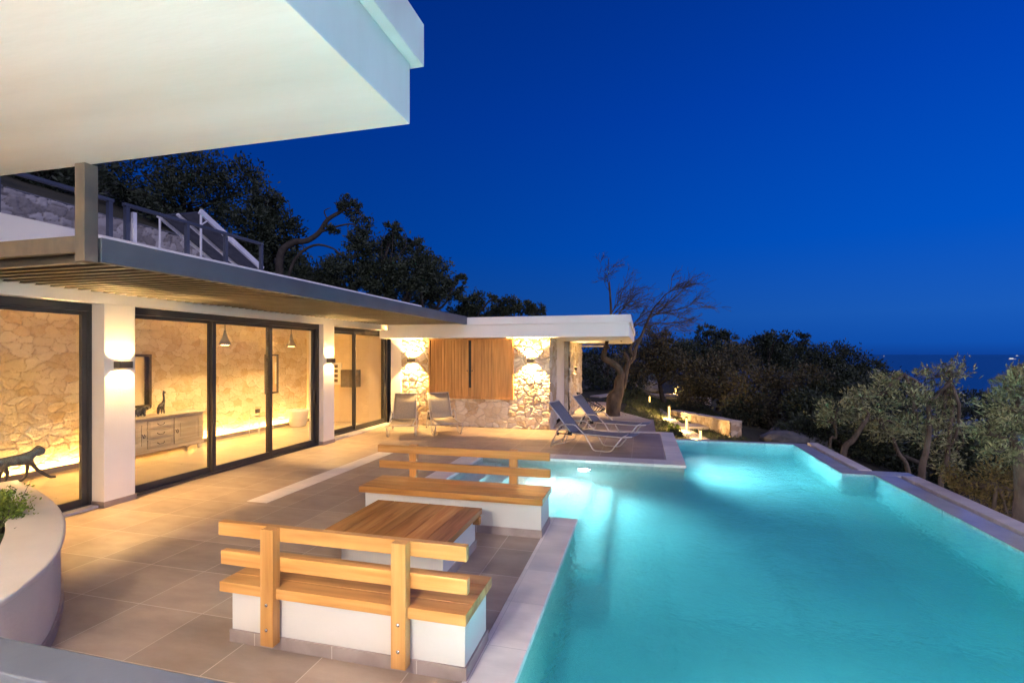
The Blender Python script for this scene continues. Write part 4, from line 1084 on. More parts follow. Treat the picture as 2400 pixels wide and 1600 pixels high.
def far_tree(name, label, d, blobs_px, leaves, mat, base_px=None, seed=1, trunk_r=0.16, group='trees around the terrace', bark='bark_dark', spread=0.24, depth=0.8):
    """blobs_px: (px, py, radius in px) at distance d"""
    blobs = []
    for px, py, rx, ry in blobs_px:
        dd = d + random.uniform(-0.06, 0.06) * d
        c = at(px, py, dd); rr = rx * dd / 1167; rz = ry * dd / 1167
        blobs.append((c, (rr, rr * depth, rz)))
    bx = sum(p[0] for p in blobs_px) / len(blobs_px) if base_px is None else base_px
    p = at(bx, 830, d)
    base = (p.x, p.y, gz(p.x, p.y))
    return tree(name, label, base, blobs, leaves, mat, trunk_r, bark, group, seed, spread=spread)

G1 = 'dark trees on the hillside above the house'
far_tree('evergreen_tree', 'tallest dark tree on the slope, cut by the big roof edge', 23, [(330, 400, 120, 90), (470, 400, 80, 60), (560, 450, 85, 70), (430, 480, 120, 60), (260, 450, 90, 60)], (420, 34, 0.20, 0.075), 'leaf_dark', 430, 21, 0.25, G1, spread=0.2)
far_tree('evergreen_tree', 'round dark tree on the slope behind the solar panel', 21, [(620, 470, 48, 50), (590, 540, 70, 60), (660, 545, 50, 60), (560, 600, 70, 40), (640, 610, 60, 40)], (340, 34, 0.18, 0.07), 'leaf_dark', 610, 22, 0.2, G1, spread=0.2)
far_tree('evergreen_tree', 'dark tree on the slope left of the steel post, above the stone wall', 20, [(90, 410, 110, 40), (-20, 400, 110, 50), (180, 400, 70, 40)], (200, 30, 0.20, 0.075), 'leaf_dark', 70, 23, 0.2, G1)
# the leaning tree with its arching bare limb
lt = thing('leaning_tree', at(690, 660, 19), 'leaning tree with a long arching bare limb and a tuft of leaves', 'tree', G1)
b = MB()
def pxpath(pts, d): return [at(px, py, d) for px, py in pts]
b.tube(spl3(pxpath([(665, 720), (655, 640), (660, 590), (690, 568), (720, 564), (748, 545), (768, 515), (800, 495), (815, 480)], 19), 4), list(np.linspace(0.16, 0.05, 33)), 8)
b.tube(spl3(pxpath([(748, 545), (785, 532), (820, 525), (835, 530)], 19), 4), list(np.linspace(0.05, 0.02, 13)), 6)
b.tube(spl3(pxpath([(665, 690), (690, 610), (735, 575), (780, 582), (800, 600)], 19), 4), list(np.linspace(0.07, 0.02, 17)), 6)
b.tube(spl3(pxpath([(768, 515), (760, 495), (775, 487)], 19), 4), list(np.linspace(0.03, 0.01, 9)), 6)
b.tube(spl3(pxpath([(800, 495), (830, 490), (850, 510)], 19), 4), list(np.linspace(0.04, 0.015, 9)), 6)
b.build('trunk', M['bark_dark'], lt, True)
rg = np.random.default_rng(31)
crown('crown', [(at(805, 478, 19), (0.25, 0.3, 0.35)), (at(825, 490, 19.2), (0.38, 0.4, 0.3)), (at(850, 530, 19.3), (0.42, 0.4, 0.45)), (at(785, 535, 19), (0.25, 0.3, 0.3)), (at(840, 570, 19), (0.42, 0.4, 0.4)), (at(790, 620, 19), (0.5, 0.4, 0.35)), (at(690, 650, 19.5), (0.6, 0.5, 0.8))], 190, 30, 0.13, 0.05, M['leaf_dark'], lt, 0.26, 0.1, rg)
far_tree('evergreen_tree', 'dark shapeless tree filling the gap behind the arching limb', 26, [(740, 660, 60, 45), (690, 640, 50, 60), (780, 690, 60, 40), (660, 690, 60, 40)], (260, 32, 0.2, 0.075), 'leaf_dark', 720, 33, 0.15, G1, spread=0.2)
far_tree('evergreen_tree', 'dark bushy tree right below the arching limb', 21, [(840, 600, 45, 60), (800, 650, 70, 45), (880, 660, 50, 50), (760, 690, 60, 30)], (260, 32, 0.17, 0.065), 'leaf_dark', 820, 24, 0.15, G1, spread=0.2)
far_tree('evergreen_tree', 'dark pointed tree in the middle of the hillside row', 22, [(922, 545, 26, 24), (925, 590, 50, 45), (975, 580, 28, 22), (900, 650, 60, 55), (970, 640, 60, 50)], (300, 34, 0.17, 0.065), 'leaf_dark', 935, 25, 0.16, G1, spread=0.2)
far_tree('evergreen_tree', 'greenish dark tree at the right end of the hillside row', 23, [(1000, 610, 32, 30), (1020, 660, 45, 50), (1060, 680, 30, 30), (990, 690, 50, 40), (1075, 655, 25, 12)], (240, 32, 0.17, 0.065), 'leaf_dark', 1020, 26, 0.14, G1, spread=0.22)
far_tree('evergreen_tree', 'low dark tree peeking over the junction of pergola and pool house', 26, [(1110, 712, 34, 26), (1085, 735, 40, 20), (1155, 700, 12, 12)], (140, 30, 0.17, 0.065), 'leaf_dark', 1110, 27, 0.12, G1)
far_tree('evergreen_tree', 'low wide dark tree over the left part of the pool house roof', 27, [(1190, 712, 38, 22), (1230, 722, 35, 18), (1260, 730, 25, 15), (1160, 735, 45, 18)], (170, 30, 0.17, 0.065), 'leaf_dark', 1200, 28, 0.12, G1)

# bare wind-swept tree beside the pool house
bt = thing('bare_tree', (-0.9, 16.7, -0.1), 'leafless wind-swept tree with twisted trunk beside the pool house', 'tree')
D = 16.5
def tp(px, py, dd=0.0): return at(px, py, D + dd)
b = MB()
b.tube(spl3([tp(1437, 985), tp(1437, 960), tp(1440, 935), tp(1450, 915), tp(1452, 893), tp(1460, 872)], 4), [0.30, 0.26, 0.24, 0.235, 0.23, 0.235, 0.24, 0.25, 0.26, 0.25, 0.22, 0.20, 0.18, 0.175, 0.17, 0.165, 0.16, 0.15, 0.14, 0.12, 0.10], 12)
b.tube(spl3([tp(1450, 905), tp(1455, 875), tp(1445, 858), tp(1430, 848), tp(1415, 838), tp(1418, 820), tp(1426, 810)], 4), list(np.linspace(0.13, 0.075, 25)), 9)
b.tube(spl3([tp(1460, 910), tp(1467, 870), tp(1474, 850), tp(1485, 838), tp(1490, 815), tp(1503, 788), tp(1515, 760), tp(1530, 725)], 4), list(np.linspace(0.10, 0.03, 29)), 8)
b.tube(spl3([tp(1473, 852), tp(1470, 838), tp(1462, 826)], 4), list(np.linspace(0.075, 0.06, 9)), 8)
b.tube(spl3([tp(1485, 838), tp(1478, 820), tp(1482, 808), tp(1500, 790)], 4), list(np.linspace(0.05, 0.03, 13)), 7)
b.tube(spl3([tp(1418, 815), tp(1425, 790), tp(1432, 745), tp(1430, 690), tp(1428, 660)], 4), list(np.linspace(0.07, 0.02, 17)), 7)
b.tube(spl3([tp(1455, 800), tp(1480, 770), tp(1520, 745)], 4), list(np.linspace(0.03, 0.015, 9)), 6)
bb = np.random.default_rng(5)
lb = b
def twigs(p, d, length, r, depth):
    p = Vector(p); d = Vector(d).normalized()
    n = 5; pts = [p]; q = p.copy(); dd = d.copy()
    wind = Vector((0.9, 0.1, 0.22))
    for i in range(n):
        dd = (dd + wind * 0.075 + Vector(bb.normal(size=3)) * 0.15).normalized()
        q = q + dd * length / n; pts.append(q.copy())
    lb.tube(pts, list(np.linspace(r, max(r * 0.35, 0.0035), n + 1)), 5 if r > 0.012 else 4, caps=False)
    if depth > 0:
        k = 5
        for i in range(k):
            j = int(bb.integers(1, n + 1))
            side = Vector(bb.normal(size=3)); side -= side.dot(dd) * dd; side.normalize()
            nd = (dd * 1.0 + side * bb.uniform(0.4, 0.95)).normalized()
            twigs(pts[j], nd, length * bb.uniform(0.45, 0.75), max(r * 0.5, 0.004), depth - 1)
def tdir(a, c): return (tp(*c) - tp(*a))
for a, c, L, r in (((1530, 725), (1560, 690), 1.0, 0.03), ((1520, 745), (1580, 722), 1.25, 0.028), ((1512, 768), (1560, 752), 0.95, 0.022), ((1525, 735), (1600, 715), 1.2, 0.024), ((1498, 790), (1540, 768), 0.7, 0.018)):
    twigs(tp(*a), tdir(a, c), L, r, 3)
for a, c, L, r in (((1430, 690), (1432, 650), 0.75, 0.018), ((1432, 735), (1452, 690), 0.95, 0.022), ((1432, 745), (1470, 690), 1.05, 0.022), ((1440, 750), (1490, 685), 1.1, 0.024), ((1480, 770), (1500, 700), 0.9, 0.02), ((1478, 772), (1520, 720), 0.8, 0.018)):
    twigs(tp(*a), tdir(a, c), L, r, 3)
b.build('trunk', M['bark_bare'], bt, True)

# trees beyond the garden, left to right
G2 = 'dark trees beyond the garden and pool'
def ft(label, d, bl, lv, mat, bx, seed, **k): return far_tree('olive_tree', label, d, bl, lv, mat, bx, seed, group=G2, **k)
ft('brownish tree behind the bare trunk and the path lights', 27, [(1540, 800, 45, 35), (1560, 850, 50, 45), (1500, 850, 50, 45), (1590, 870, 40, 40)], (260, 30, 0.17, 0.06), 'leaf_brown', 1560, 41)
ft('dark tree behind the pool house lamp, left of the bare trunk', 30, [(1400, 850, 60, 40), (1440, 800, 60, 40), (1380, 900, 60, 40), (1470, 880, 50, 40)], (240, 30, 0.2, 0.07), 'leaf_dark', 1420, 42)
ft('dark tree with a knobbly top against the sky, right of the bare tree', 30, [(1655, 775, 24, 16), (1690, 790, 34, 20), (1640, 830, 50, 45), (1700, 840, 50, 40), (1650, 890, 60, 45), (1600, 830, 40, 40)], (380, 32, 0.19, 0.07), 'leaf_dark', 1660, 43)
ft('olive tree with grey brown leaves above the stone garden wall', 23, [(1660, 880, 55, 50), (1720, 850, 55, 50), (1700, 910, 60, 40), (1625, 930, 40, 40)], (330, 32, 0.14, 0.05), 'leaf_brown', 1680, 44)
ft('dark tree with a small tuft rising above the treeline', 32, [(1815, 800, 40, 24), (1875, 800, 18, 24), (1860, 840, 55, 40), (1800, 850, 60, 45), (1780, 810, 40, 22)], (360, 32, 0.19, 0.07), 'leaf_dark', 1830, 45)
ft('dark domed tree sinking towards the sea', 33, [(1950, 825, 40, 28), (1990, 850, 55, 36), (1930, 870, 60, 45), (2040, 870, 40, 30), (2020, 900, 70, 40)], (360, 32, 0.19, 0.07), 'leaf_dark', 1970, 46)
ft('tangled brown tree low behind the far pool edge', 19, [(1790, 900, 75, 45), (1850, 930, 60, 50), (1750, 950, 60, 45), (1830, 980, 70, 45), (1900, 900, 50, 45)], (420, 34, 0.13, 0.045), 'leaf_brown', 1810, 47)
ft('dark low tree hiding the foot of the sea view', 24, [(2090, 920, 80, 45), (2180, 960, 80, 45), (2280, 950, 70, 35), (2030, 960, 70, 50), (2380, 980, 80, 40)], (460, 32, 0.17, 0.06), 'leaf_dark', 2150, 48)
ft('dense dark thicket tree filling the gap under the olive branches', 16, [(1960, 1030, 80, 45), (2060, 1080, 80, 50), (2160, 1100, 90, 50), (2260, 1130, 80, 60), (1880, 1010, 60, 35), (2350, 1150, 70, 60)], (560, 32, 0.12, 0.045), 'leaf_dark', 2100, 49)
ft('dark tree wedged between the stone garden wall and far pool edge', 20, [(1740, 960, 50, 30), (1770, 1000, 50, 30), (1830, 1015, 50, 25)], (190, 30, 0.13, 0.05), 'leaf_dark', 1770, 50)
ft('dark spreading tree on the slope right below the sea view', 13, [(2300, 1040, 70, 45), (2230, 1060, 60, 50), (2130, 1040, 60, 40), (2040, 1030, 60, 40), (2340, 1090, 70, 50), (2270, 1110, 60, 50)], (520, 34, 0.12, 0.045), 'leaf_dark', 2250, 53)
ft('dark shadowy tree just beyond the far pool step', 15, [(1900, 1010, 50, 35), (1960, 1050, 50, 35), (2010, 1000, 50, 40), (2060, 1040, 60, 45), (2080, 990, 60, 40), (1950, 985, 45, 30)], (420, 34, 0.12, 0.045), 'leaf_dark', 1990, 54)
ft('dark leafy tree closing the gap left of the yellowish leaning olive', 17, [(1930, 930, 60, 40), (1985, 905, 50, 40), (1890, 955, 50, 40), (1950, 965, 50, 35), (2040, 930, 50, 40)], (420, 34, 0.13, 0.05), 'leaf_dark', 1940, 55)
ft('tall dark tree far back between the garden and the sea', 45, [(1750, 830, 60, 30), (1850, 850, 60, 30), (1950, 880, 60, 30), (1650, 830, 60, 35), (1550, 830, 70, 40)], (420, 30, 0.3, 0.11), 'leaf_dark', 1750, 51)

# near olive trees right of the pool
def near_olive(label, d, blobs_px, stems_px, leaves, mat, seed, spread=0.3, up=0.35):
    blobs = [(at(px, py, d + dz), (rx * d / 1167, rx * d / 1167, ry * d / 1167)) for px, py, rx, ry, dz in blobs_px]
    stems = [([at(px, py, d + dz) for px, py, dz in pts], r0, r1) for pts, r0, r1 in stems_px]
    p = stems[0][0][0]
    zg = gz(p.x, p.y)
    stems = [([Vector((s_[0].x + (0.2 if i else 0), s_[0].y, min(zg, s_[0].z) - 0.2))] + s_, r0, r1) for i, (s_, r0, r1) in enumerate(stems)] if zg < p.z else stems
    return tree('olive_tree', label, (p.x, p.y, zg), blobs, leaves, mat, 0.12, 'bark', 'pale olive trees beside the pool', seed, stems, spread, up)
near_olive('pale olive tree with two slim upright trunks right of the pool step', 9.6,
  [(2090, 890, 50, 24, 0.2), (2070, 930, 38, 40, 0), (2190, 880, 50, 26, 0.3), (2230, 870, 28, 26, 0), (2140, 930, 40, 30, -0.2), (2215, 920, 32, 34, 0.2), (2175, 960, 45, 36, 0.2), (2240, 1000, 30, 40, 0.3), (2190, 1020, 40, 40, 0.3), (2130, 990, 45, 26, 0.2), (2210, 1070, 40, 40, 0.4)],
  [([(2160, 1120, 0), (2170, 1060, 0), (2178, 1000, 0), (2172, 930, 0), (2150, 895, 0), (2120, 878, 0.1)], 0.07, 0.02),
   ([(2205, 1145, 0.2), (2218, 1090, 0.2), (2225, 1020, 0.2), (2232, 960, 0.2), (2240, 925, 0.1), (2228, 895, 0)], 0.055, 0.016)],
  (250, 19, 0.092, 0.025), 'leaf_olive', 61, 0.3)
near_olive('leaning olive tree with yellowish crown behind the pool step', 11.5,
  [(1960, 965, 36, 32, 0), (2000, 945, 28, 30, 0.2), (1940, 985, 24, 20, 0), (2030, 925, 30, 22, 0.3), (2040, 985, 40, 26, 0.3), (2075, 1005, 34, 30, 0), (2110, 1000, 30, 24, 0)],
  [([(1975, 1075, 0), (2000, 1030, 0), (2022, 995, 0), (2035, 970, 0.1), (2010, 950, 0.2)], 0.085, 0.025),
   ([(2130, 1110, 0.1), (2105, 1060, 0.1), (2085, 1010, 0.1), (2055, 980, 0.1)], 0.065, 0.02),
   ([(1945, 1050, 0.3), (1960, 1025, 0.3), (1958, 1000, 0.2)], 0.035, 0.02)],
  (180, 18, 0.10, 0.027), 'leaf_olive', 62, 0.3)
near_olive('dense pale olive tree at the right edge, thick trunk', 7.0,
  [(2380, 900, 34, 34, 0), (2350, 950, 44, 40, 0.2), (2310, 1000, 38, 34, 0.1), (2370, 1010, 55, 50, 0), (2420, 960, 50, 60, 0.3), (2390, 872, 30, 24, 0.2), (2420, 890, 34, 34, 0.1), (2345, 1060, 44, 30, 0), (2400, 1080, 40, 34, 0.3), (2350, 895, 22, 14, 0.1)],
  [([(2392, 1240, 0), (2395, 1150, 0), (2385, 1060, 0), (2372, 1030, 0)], 0.11, 0.06),
   ([(2392, 1150, 0), (2410, 1080, 0.1), (2420, 1000, 0.1)], 0.07, 0.03)],
  (270, 20, 0.075, 0.021), 'leaf_olive', 63, 0.28)
near_olive('low olive bush with yellow brown leaves under the right edge olive', 7.6,
  [(2330, 1110, 34, 34, 0), (2370, 1150, 30, 34, 0), (2290, 1150, 34, 26, 0.2), (2350, 1200, 34, 24, 0), (2260, 1140, 30, 22, 0.3), (2230, 1110, 26, 24, 0.4)],
  [([(2320, 1250, 0), (2330, 1180, 0), (2335, 1130, 0)], 0.05, 0.02), ([(2300, 1230, 0.2), (2310, 1170, 0.1), (2345, 1080, 0.1)], 0.06, 0.025)],
  (170, 18, 0.075, 0.022), 'leaf_gold', 64)

# ------------------------------------------------------------------ garden: low walls, steps, bollards, rocks, shrubs
def low_wall(name, p0, p1, zt0, zt1, h, th, label, seed, size=0.17, mat='stone_garden'):
    """a free-standing stone wall from p0 to p1 (plan points), faces of real stones on every side in view"""
    p0, p1 = Vector((*p0, 0)), Vector((*p1, 0)); u = (p1 - p0); L = u.length; u.normalize()
    n = Vector((u.y, -u.x, 0))
    t = thing(name, (p0.x, p0.y, min(zt0, zt1) - h), label, 'stone wall')
    z0 = min(zt0, zt1) - h; H = max(zt0, zt1) - z0
    topf = lambda U: (zt0 - z0) + ((zt1 - zt0)) * U / L + 0.03 * (vnoise(U * 4, U * 0, seed) - 0.5)
    for s in (1, -1):
        o = p0 + n * (th / 2) * s
        stone_sheet('stone_face', (o.x, o.y, z0), tuple(u), tuple(n * s), L, H, 0.035, size, 0.035, M[mat], t, jw=0.12, seed=seed + (s > 0), aspect=1.4, top=topf)
    for q, s in ((p0, -1), (p1, 1)):
        o = q - n * (th / 2); zt = zt0 if s < 0 else zt1
        stone_sheet('stone_face', (o.x, o.y, z0), tuple(n), tuple(u * s), th, zt - z0, 0.035, size, 0.03, M[mat], t, jw=0.12, seed=seed + 5, aspect=1.4)
    cp = MB(); k = 14
    for i in range(k):
        a, c = i / k, (i + 1) / k - 0.004
        pa, pc = p0.lerp(p1, a), p0.lerp(p1, c)
        za, zc = zt0 + (zt1 - zt0) * a, zt0 + (zt1 - zt0) * c
        e = random.uniform(0.0, 0.03); hh = th / 2 + 0.03
        v = [tuple(pa - n * hh + Vector((0, 0, za - 0.02))), tuple(pc - n * hh + Vector((0, 0, zc - 0.02))), tuple(pc + n * hh + Vector((0, 0, zc - 0.02))), tuple(pa + n * hh + Vector((0, 0, za - 0.02)))]
        v += [(x, y, z + 0.05 + e) for x, y, z in v]
        cp.add(v, [(3, 2, 1, 0), (4, 5, 6, 7), (0, 1, 5, 4), (1, 2, 6, 5), (2, 3, 7, 6), (3, 0, 4, 7)])
    cp.build('cap_stones', M['rock'] if mat == 'stone_hill' else M['path'], t, bevel=0.01)
    return t
low_wall('garden_wall', (2.89, 17.0), (1.35, 22.6), -0.14, -0.45, 1.0, 0.34, 'rough stone garden wall ending beside the far pool corner', 71)
low_wall('garden_wall', (-0.9, 32.6), (2.36, 33.4), -0.52, -0.58, 0.5, 0.35, 'low stone wall far back, lit by the last path light', 75)
low_wall('garden_wall', (3.3, 27.5), (2.3, 31.0), -0.3, -0.5, 1.0, 0.4, 'pale stone wall end between the tree trunks behind the garden', 77)
# retaining wall on the hillside
low_wall('retaining_wall', (-14.6, 2.0), (-15.3, 17.0), 6.0, 5.9, 2.4, 0.5, 'grey dry stone retaining wall on the slope above the house', 81, 0.21, 'stone_hill')
# stone steps leading down by the garden wall
stp = thing('stone_steps', (1.9, 17.0, -1.0), 'pale stone steps going down beside the garden wall', 'steps')
for k in range(4):
    x = 1.15 + k * 0.38; y = 18.6 - k * 0.75
    zt = -0.52 - 0.12 * k
    MB().prism([(x - 0.05, y - 0.45), (x + 1.15, y - 0.1), (x + 0.95, y + 0.75), (x - 0.2, y + 0.5)], zt - 0.35, zt).build('step', M['path'], stp, bevel=0.015)
def bollard(px, py, hpx, label, face, z=-0.6, e=54):
    d = (2.0 - z) * 1167 / (py - 830); p = at(px, py, d); h = hpx * d / 1167
    z = p.z
    t = thing('bollard_light', (p.x, p.y, z), label, 'bollard light', 'bollard lights along the garden path')
    w = 0.05
    fx, fy = face
    b = MB(); b.box(p.x - w, p.x + w, p.y - w, p.y + w, z - 0.3, z + h * 0.06); b.box(p.x - w, p.x + w, p.y - w, p.y + w, z + h * 0.93, z + h)
    # spine on the side away from the light opening
    b.box(p.x - w if fx > 0 else p.x + w * 0.6, p.x - w * 0.6 if fx > 0 else p.x + w, p.y - w, p.y + w, z + h * 0.06, z + h * 0.93)
    b.build('post', M['bronze'], t)
    MB().box(p.x - w * 0.55, p.x + w * 0.55, p.y - w * 0.8, p.y + w * 0.8, z + h * 0.062, z + h * 0.928).build('light_panel', M['bollard_glow'], t)
    attach(point('bollard_glow', (p.x + fx * 0.16, p.y + fy * 0.16, z + h * 0.35), e * 2.2, WARM, 0.05), t)
bollard(1477, 942, 22, 'thin bollard light just right of the bare tree trunk', (1, -0.3), e=36)
bollard(1522.5, 951, 24, 'glowing bollard light in the middle of the upper path', (-0.3, -1), e=60)
bollard(1568, 983, 33, 'glowing bollard light beside the lawn, third along the path', (-0.6, -1), e=66)
bollard(1609, 1013, 36, 'bollard light at the path corner in front of the stone garden wall', (-0.9, -0.5), e=54)
bollard(1641.5, 1033, 26, 'bollard light half hidden behind the far pool edge', (-0.9, -0.4), e=36)
bollard(1583, 922, 13, 'distant bollard light on the low far wall', (-0.4, -1), -0.55, e=54)

eb = MB()
ep = [(-2.2, 24.5), (-0.58, 27.5), (0.41, 25.7), (1.07, 20.5), (1.46, 17.3), (1.74, 16.0)]
ep = spline(ep, 5)
for i in range(len(ep) - 1):
    a, c = Vector(ep[i]), Vector(ep[i + 1])
    t_ = (c - a).normalized(); n_ = Vector((t_.y, -t_.x)) * 0.28
    c = c - t_ * 0.02
    v = []
    for zz in (-0.25, 0.07):
        for q in (a - n_, a + n_, c + n_, c - n_):
            v.append((q.x, q.y, -0.63 + zz if q.x > -1 else gz(q.x, q.y) + zz))
    eb.add(v, [(3, 2, 1, 0), (4, 5, 6, 7), (0, 1, 5, 4), (1, 2, 6, 5), (2, 3, 7, 6), (3, 0, 4, 7)])
structure(eb.build('garden_path', M['path'], None, bevel=0.015))

def rock(x, y, s, label, seed):
    rng = np.random.default_rng(seed)
    import bmesh
    bm = bmesh.new(); bmesh.ops.create_icosphere(bm, subdivisions=3, radius=1)
    ph_ = rng.uniform(0, 6, 12)
    for v in bm.verts:
        c = v.co
        k = 1 + 0.22 * math.sin(c.x * 3.1 + ph_[0]) * math.sin(c.y * 2.7 + ph_[1]) + 0.16 * math.sin(c.z * 4 + ph_[2] + c.x * 2) + 0.08 * math.sin(c.x * 9 + ph_[3]) * math.sin(c.y * 8 + c.z * 7)
        v.co = Vector((c.x * 1.3, c.y, c.z * 0.6)) * k * s
    me = bpy.data.meshes.new('rock'); bm.to_mesh(me); bm.free()
    o = finish(me, 'rock', M['rock']); o.location = (x, y, gz(x, y) + 0.1 * s); o.rotation_euler = (0, 0, rng.uniform(0, 6))
    return tag(o, label, 'rock', 'rocks around the garden')
rock(4.35, 17.2, 0.75, 'large grey rock just right of the stone garden wall end', 1)
rock(5.2, 17.6, 0.6, 'flat grey rock beyond the far pool edge, further right', 2)
rock(0.3, 36.5, 0.9, 'pale rock behind the low far wall, right of the bare trunk', 3)
rock(-1.0, 35.5, 0.7, 'pale rock behind the bare tree, left of the low far wall', 4)
rock(-3.6, 30.0, 0.7, 'dim rock on the bank behind the pool house', 5)

def shrub(x, y, z, r, n, L, W, mat, label, cat, seed, up=0.5, grp=None):
    rng = np.random.default_rng(seed)
    t = thing('shrub', (x, y, z), label, cat, grp)
    b = MB()
    bl = []
    for k in range(7):
        a = rng.uniform(0, 6.28); c = Vector((x + math.cos(a) * r * 0.5, y + math.sin(a) * r * 0.5, z + r * rng.uniform(0.5, 1.1)))
        limb(b, (x, y, z - 0.05), c, 0.012, 0.005, 4, 0.12, 5, rng); bl.append((c, (r * 0.42, r * 0.42, r * 0.42)))
    b.build('stems', M['bark_dark'], t)
    crown('foliage', bl, n, 26, L, W, M[mat], t, 0.3, up, rng)
    return t
p = at(1490, 958, 23.5); shrub(p.x, p.y, gz(p.x, p.y), 0.38, 60, 0.09, 0.03, 'leaf_dark', 'dark rounded bush between the first two path lights', 'bush', 91)
p = at(1580, 1008, 16.3); shrub(p.x, p.y, gz(p.x, p.y) + 0.02, 0.22, 40, 0.06, 0.02, 'leaf_lime', 'small yellow green shrub lit by the path corner bollard', 'shrub', 92)
p = at(1582, 1026, 14.8); shrub(p.x, p.y, gz(p.x, p.y) + 0.05, 0.25, 40, 0.06, 0.02, 'leaf_dark', 'small dark shrub just behind the sun deck corner', 'shrub', 93)
p = at(1562, 996, 17.0); shrub(p.x, p.y, gz(p.x, p.y) + 0.05, 0.2, 30, 0.06, 0.02, 'leaf_dark', 'small dark spiky shrub on the lawn by the third bollard', 'shrub', 94)

# lawn blades
def blades(name, region, n, h, mat, seed, zfun, label, cat, lean=0.4, wd=0.05):
    rng = np.random.default_rng(seed)
    P = region(rng, n)
    z = zfun(P[:, 0], P[:, 1])
    base = np.stack([P[:, 0], P[:, 1], z], -1)
    hh = h * rng.uniform(0.5, 1.2, n)
    d = rng.normal(size=(n, 2)) * lean
    tip = base + np.stack([d[:, 0] * hh, d[:, 1] * hh, hh], -1)
    a = rng.uniform(0, 6.28, n); w = np.stack([np.cos(a), np.sin(a), np.zeros(n)], -1) * (h * wd)
    mid = (base + tip) / 2 + np.stack([-d[:, 0] * hh * 0.15, -d[:, 1] * hh * 0.15, hh * 0.08], -1)
    v = np.stack([base - w, base + w, mid + w * 0.8, tip], 1).reshape(-1, 3)
    o = np_mesh(name, v, np.arange(4 * n).reshape(-1, 4), M[mat], None, False, {'tone': ('FACE', rng.uniform(0, 1, n))})
    return structure(o, 'stuff', label, cat)
def lawn_region(rng, n):
    x = rng.uniform(-1.6, 3.2, n); y = rng.uniform(13.7, 30, n)
    k = ~((x < 0.42) & (y < 16.2)) & ~((x < -0.6) & (y < 21.6))
    return np.stack([x[k], y[k]], -1)
rg = np.random.default_rng(3)
Pl = lawn_region(rg, 26000)
blades('lawn_grass', lambda r, n: Pl, len(Pl), 0.09, 'leaf_grass', 6, lambda x, y: ground_z(x, y), 'short dry grass over the garden bank', 'grass')

# planting in the curved planter
shrub(-5.33, 2.98, 0.46, 0.26, 130, 0.032, 0.014, 'leaf_lime', 'lime green leafy shrub in the curved planter', 'shrub', 95, 0.6)
t = thing('sprig_plant', (-5.62, 3.2, 0.46), 'upright leafy sprigs rising over the planter rim', 'plant')
b = MB(); pts = []; rng = np.random.default_rng(96)
for k in range(9):
    a0 = Vector((-5.62 + rng.normal() * 0.07, 3.2 + rng.normal() * 0.05, 0.45)); a1 = a0 + Vector((rng.normal() * 0.10 + 0.04, rng.normal() * 0.08 + 0.08, rng.uniform(0.22, 0.36)))
    e = limb(b, a0, a1, 0.004, 0.002, 5, 0.08, 4, rng)
    for q in e[1:]:
        for m in range(7): pts.append(np.array(q) + rng.normal(size=3) * 0.016)
b.build('stems', M['bark_dark'], t)
v, f = leaf_quads(np.array(pts), 0.035, 0.013, 0.3, None, rng)
np_mesh('leaves', v, f, M['leaf_lime'], t, False, {'tone': ('FACE', rng.uniform(0, 0.6, len(f)))})
def pl_region(rng, n):
    a = rng.uniform(0, 1, n); k = (a * (len(outer) - 1)).astype(int)
    O = np.array(inset(outer, 0.44)); I = np.array(inset(outer, 1.0))
    s_ = rng.uniform(0, 1, (n, 1)); P = O[k] * (1 - s_) + I[k] * s_
    return P[(P[:, 1] < 2.95) & (P[:, 1] > 1.2)]
Pp = pl_region(np.random.default_rng(8), 9000)
blades('planter_grass', lambda r, n: Pp, len(Pp), 0.13, 'leaf_grass', 9, lambda x, y: np.full(len(x), 0.46), 'fine arching grass filling the front of the curved planter', 'grass', 0.55, 0.02)

# ------------------------------------------------------------------ roof railings, solar panel, near railing
def railing(label, y0, y1, x, z0, z1, posts, extra=None):
    t = thing('metal_railing', (x, (y0 + y1) / 2, z0), label, 'railing', 'steel railings on the roof')
    box('top_rail', M['blue_steel'], (x - 0.035, x + 0.035, y0, y1, z1 - 0.05, z1), t, 0.004)
    for y in posts:
        box('post', M['blue_steel'], (x - 0.03, x + 0.03, y - 0.03, y + 0.03, z0, z1 - 0.05), t)
    return t
railing('steel roof railing on the left, ending behind the corner post', 2.0, 5.82, -7.8, 3.35, 4.36, (3.2, 4.4, 5.77))
rl = railing('long steel roof railing running in front of the solar panel', 5.98, 8.92, -7.8, 3.35, 4.36, (6.03, 7.1, 7.95, 8.88))
MB().box(-7.83, -7.78, 6.12, 6.18, 3.35, 4.25).build('brace', M['white_metal'], rl)
sp = thing('solar_panel', (-9.0, 8.9, 3.35), 'tilted solar water heating panel on white legs on the house roof', 'solar panel')
x0, x1 = -9.55, -8.55
A_, B_ = Vector((0, 8.05, 4.85)), Vector((0, 9.75, 3.98))
nrm = Vector((0, (B_ - A_).z * -1, (B_ - A_).y)).normalized()
def slab(b, x0, x1, a, c, t0, t1):
    pa, pc = A_.lerp(B_, a), A_.lerp(B_, c)
    v = []
    for tt in (t0, t1):
        for x, p in ((x0, pa), (x1, pa), (x1, pc), (x0, pc)):
            q = p + nrm * tt; v.append((x, q.y, q.z))
    b.add(v, [(3, 2, 1, 0), (4, 5, 6, 7), (0, 1, 5, 4), (1, 2, 6, 5), (2, 3, 7, 6), (3, 0, 4, 7)])
b = MB(); slab(b, x0, x1, 0.02, 0.98, 0.0, 0.04); b.build('collector', M['panel'], sp)
b = MB()
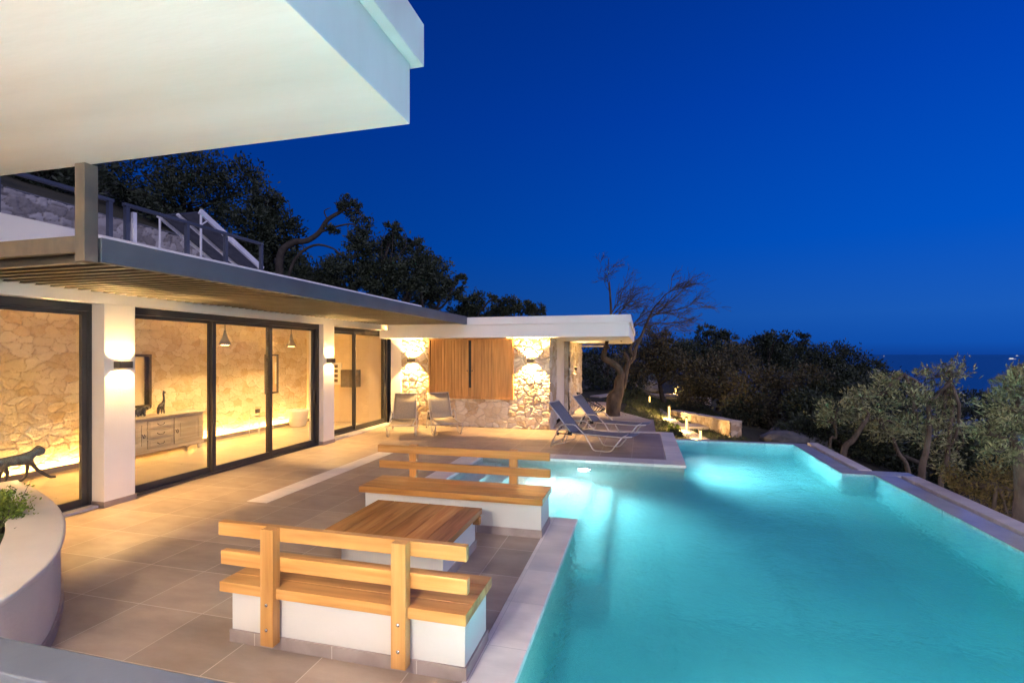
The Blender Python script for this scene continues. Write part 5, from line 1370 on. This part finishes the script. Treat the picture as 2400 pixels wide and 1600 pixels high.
for xa in (x0 - 0.05, (x0 + x1) / 2 - 0.05, x1): slab(b, xa, xa + 0.05, 0.0, 1.0, -0.05, -0.003)
slab(b, x1 + 0.001, x1 + 0.05, 0.0, 1.0, -0.002, 0.06); slab(b, x0 - 0.05, x0 - 0.001, 0.0, 1.0, -0.002, 0.06)
b.build('frame', M['white_metal'], sp)
for x in (x0 - 0.02, x1 + 0.02):
    MB().tube([(x, 8.08, 3.35), (x, 8.08, 4.83)], 0.022, 6).build('leg', M['white_metal'], sp)
MB().tube([(x1 + 0.02, 8.1, 4.6), (x1 + 0.02, 8.3, 4.76)], 0.015, 6).build('brace', M['white_metal'], sp)

nr = thing('metal_railing', (-1.6, 1.07, 0), 'blue grey flat steel handrail in the bottom left corner, close to the viewer', 'railing')
box('handrail', M['blue_steel'], (-3.2, -0.6, 1.0, 1.13, 1.06, 1.10), nr, 0.006)
for x in (-3.15, -0.65): box('post', M['blue_steel'], (x, x + 0.05, 1.04, 1.09, 0.0, 1.06), nr)

# ------------------------------------------------------------------ ships on the horizon
def ship(px, py, wpx, label):
    d = 42 * 1167.0 / (py - 830); p = at(px, py, d); L = wpx * d / 1167
    t = thing('ship', (p.x, p.y, -40), label, 'ship', 'ships far out at sea')
    h = L * 0.09
    MB().prism([(p.x - L / 2, p.y), (p.x - L * 0.42, p.y - L * 0.07), (p.x + L * 0.35, p.y - L * 0.07), (p.x + L / 2, p.y), (p.x + L * 0.35, p.y + L * 0.07), (p.x - L * 0.42, p.y + L * 0.07)], -40.5, -40 + h).build('hull', M['white_metal'], t)
    MB().box(p.x - L * 0.3, p.x + L * 0.15, p.y - L * 0.05, p.y + L * 0.05, -40 + h, -40 + h * 2).build('deck_lights', M['ship_light'], t)
ship(2372, 842, 16, 'largest of the lit ships on the sea, lowest in the water view')
ship(2384, 834, 7, 'small lit ship on the horizon above the largest one')
ship(2249, 834, 4, 'tiny ship light on the horizon, left of the pair')
ship(2273, 834, 5, 'tiny ship light on the horizon, right of the pair')
ship(2072, 835, 4, 'tiny ship light where the treeline meets the sea')
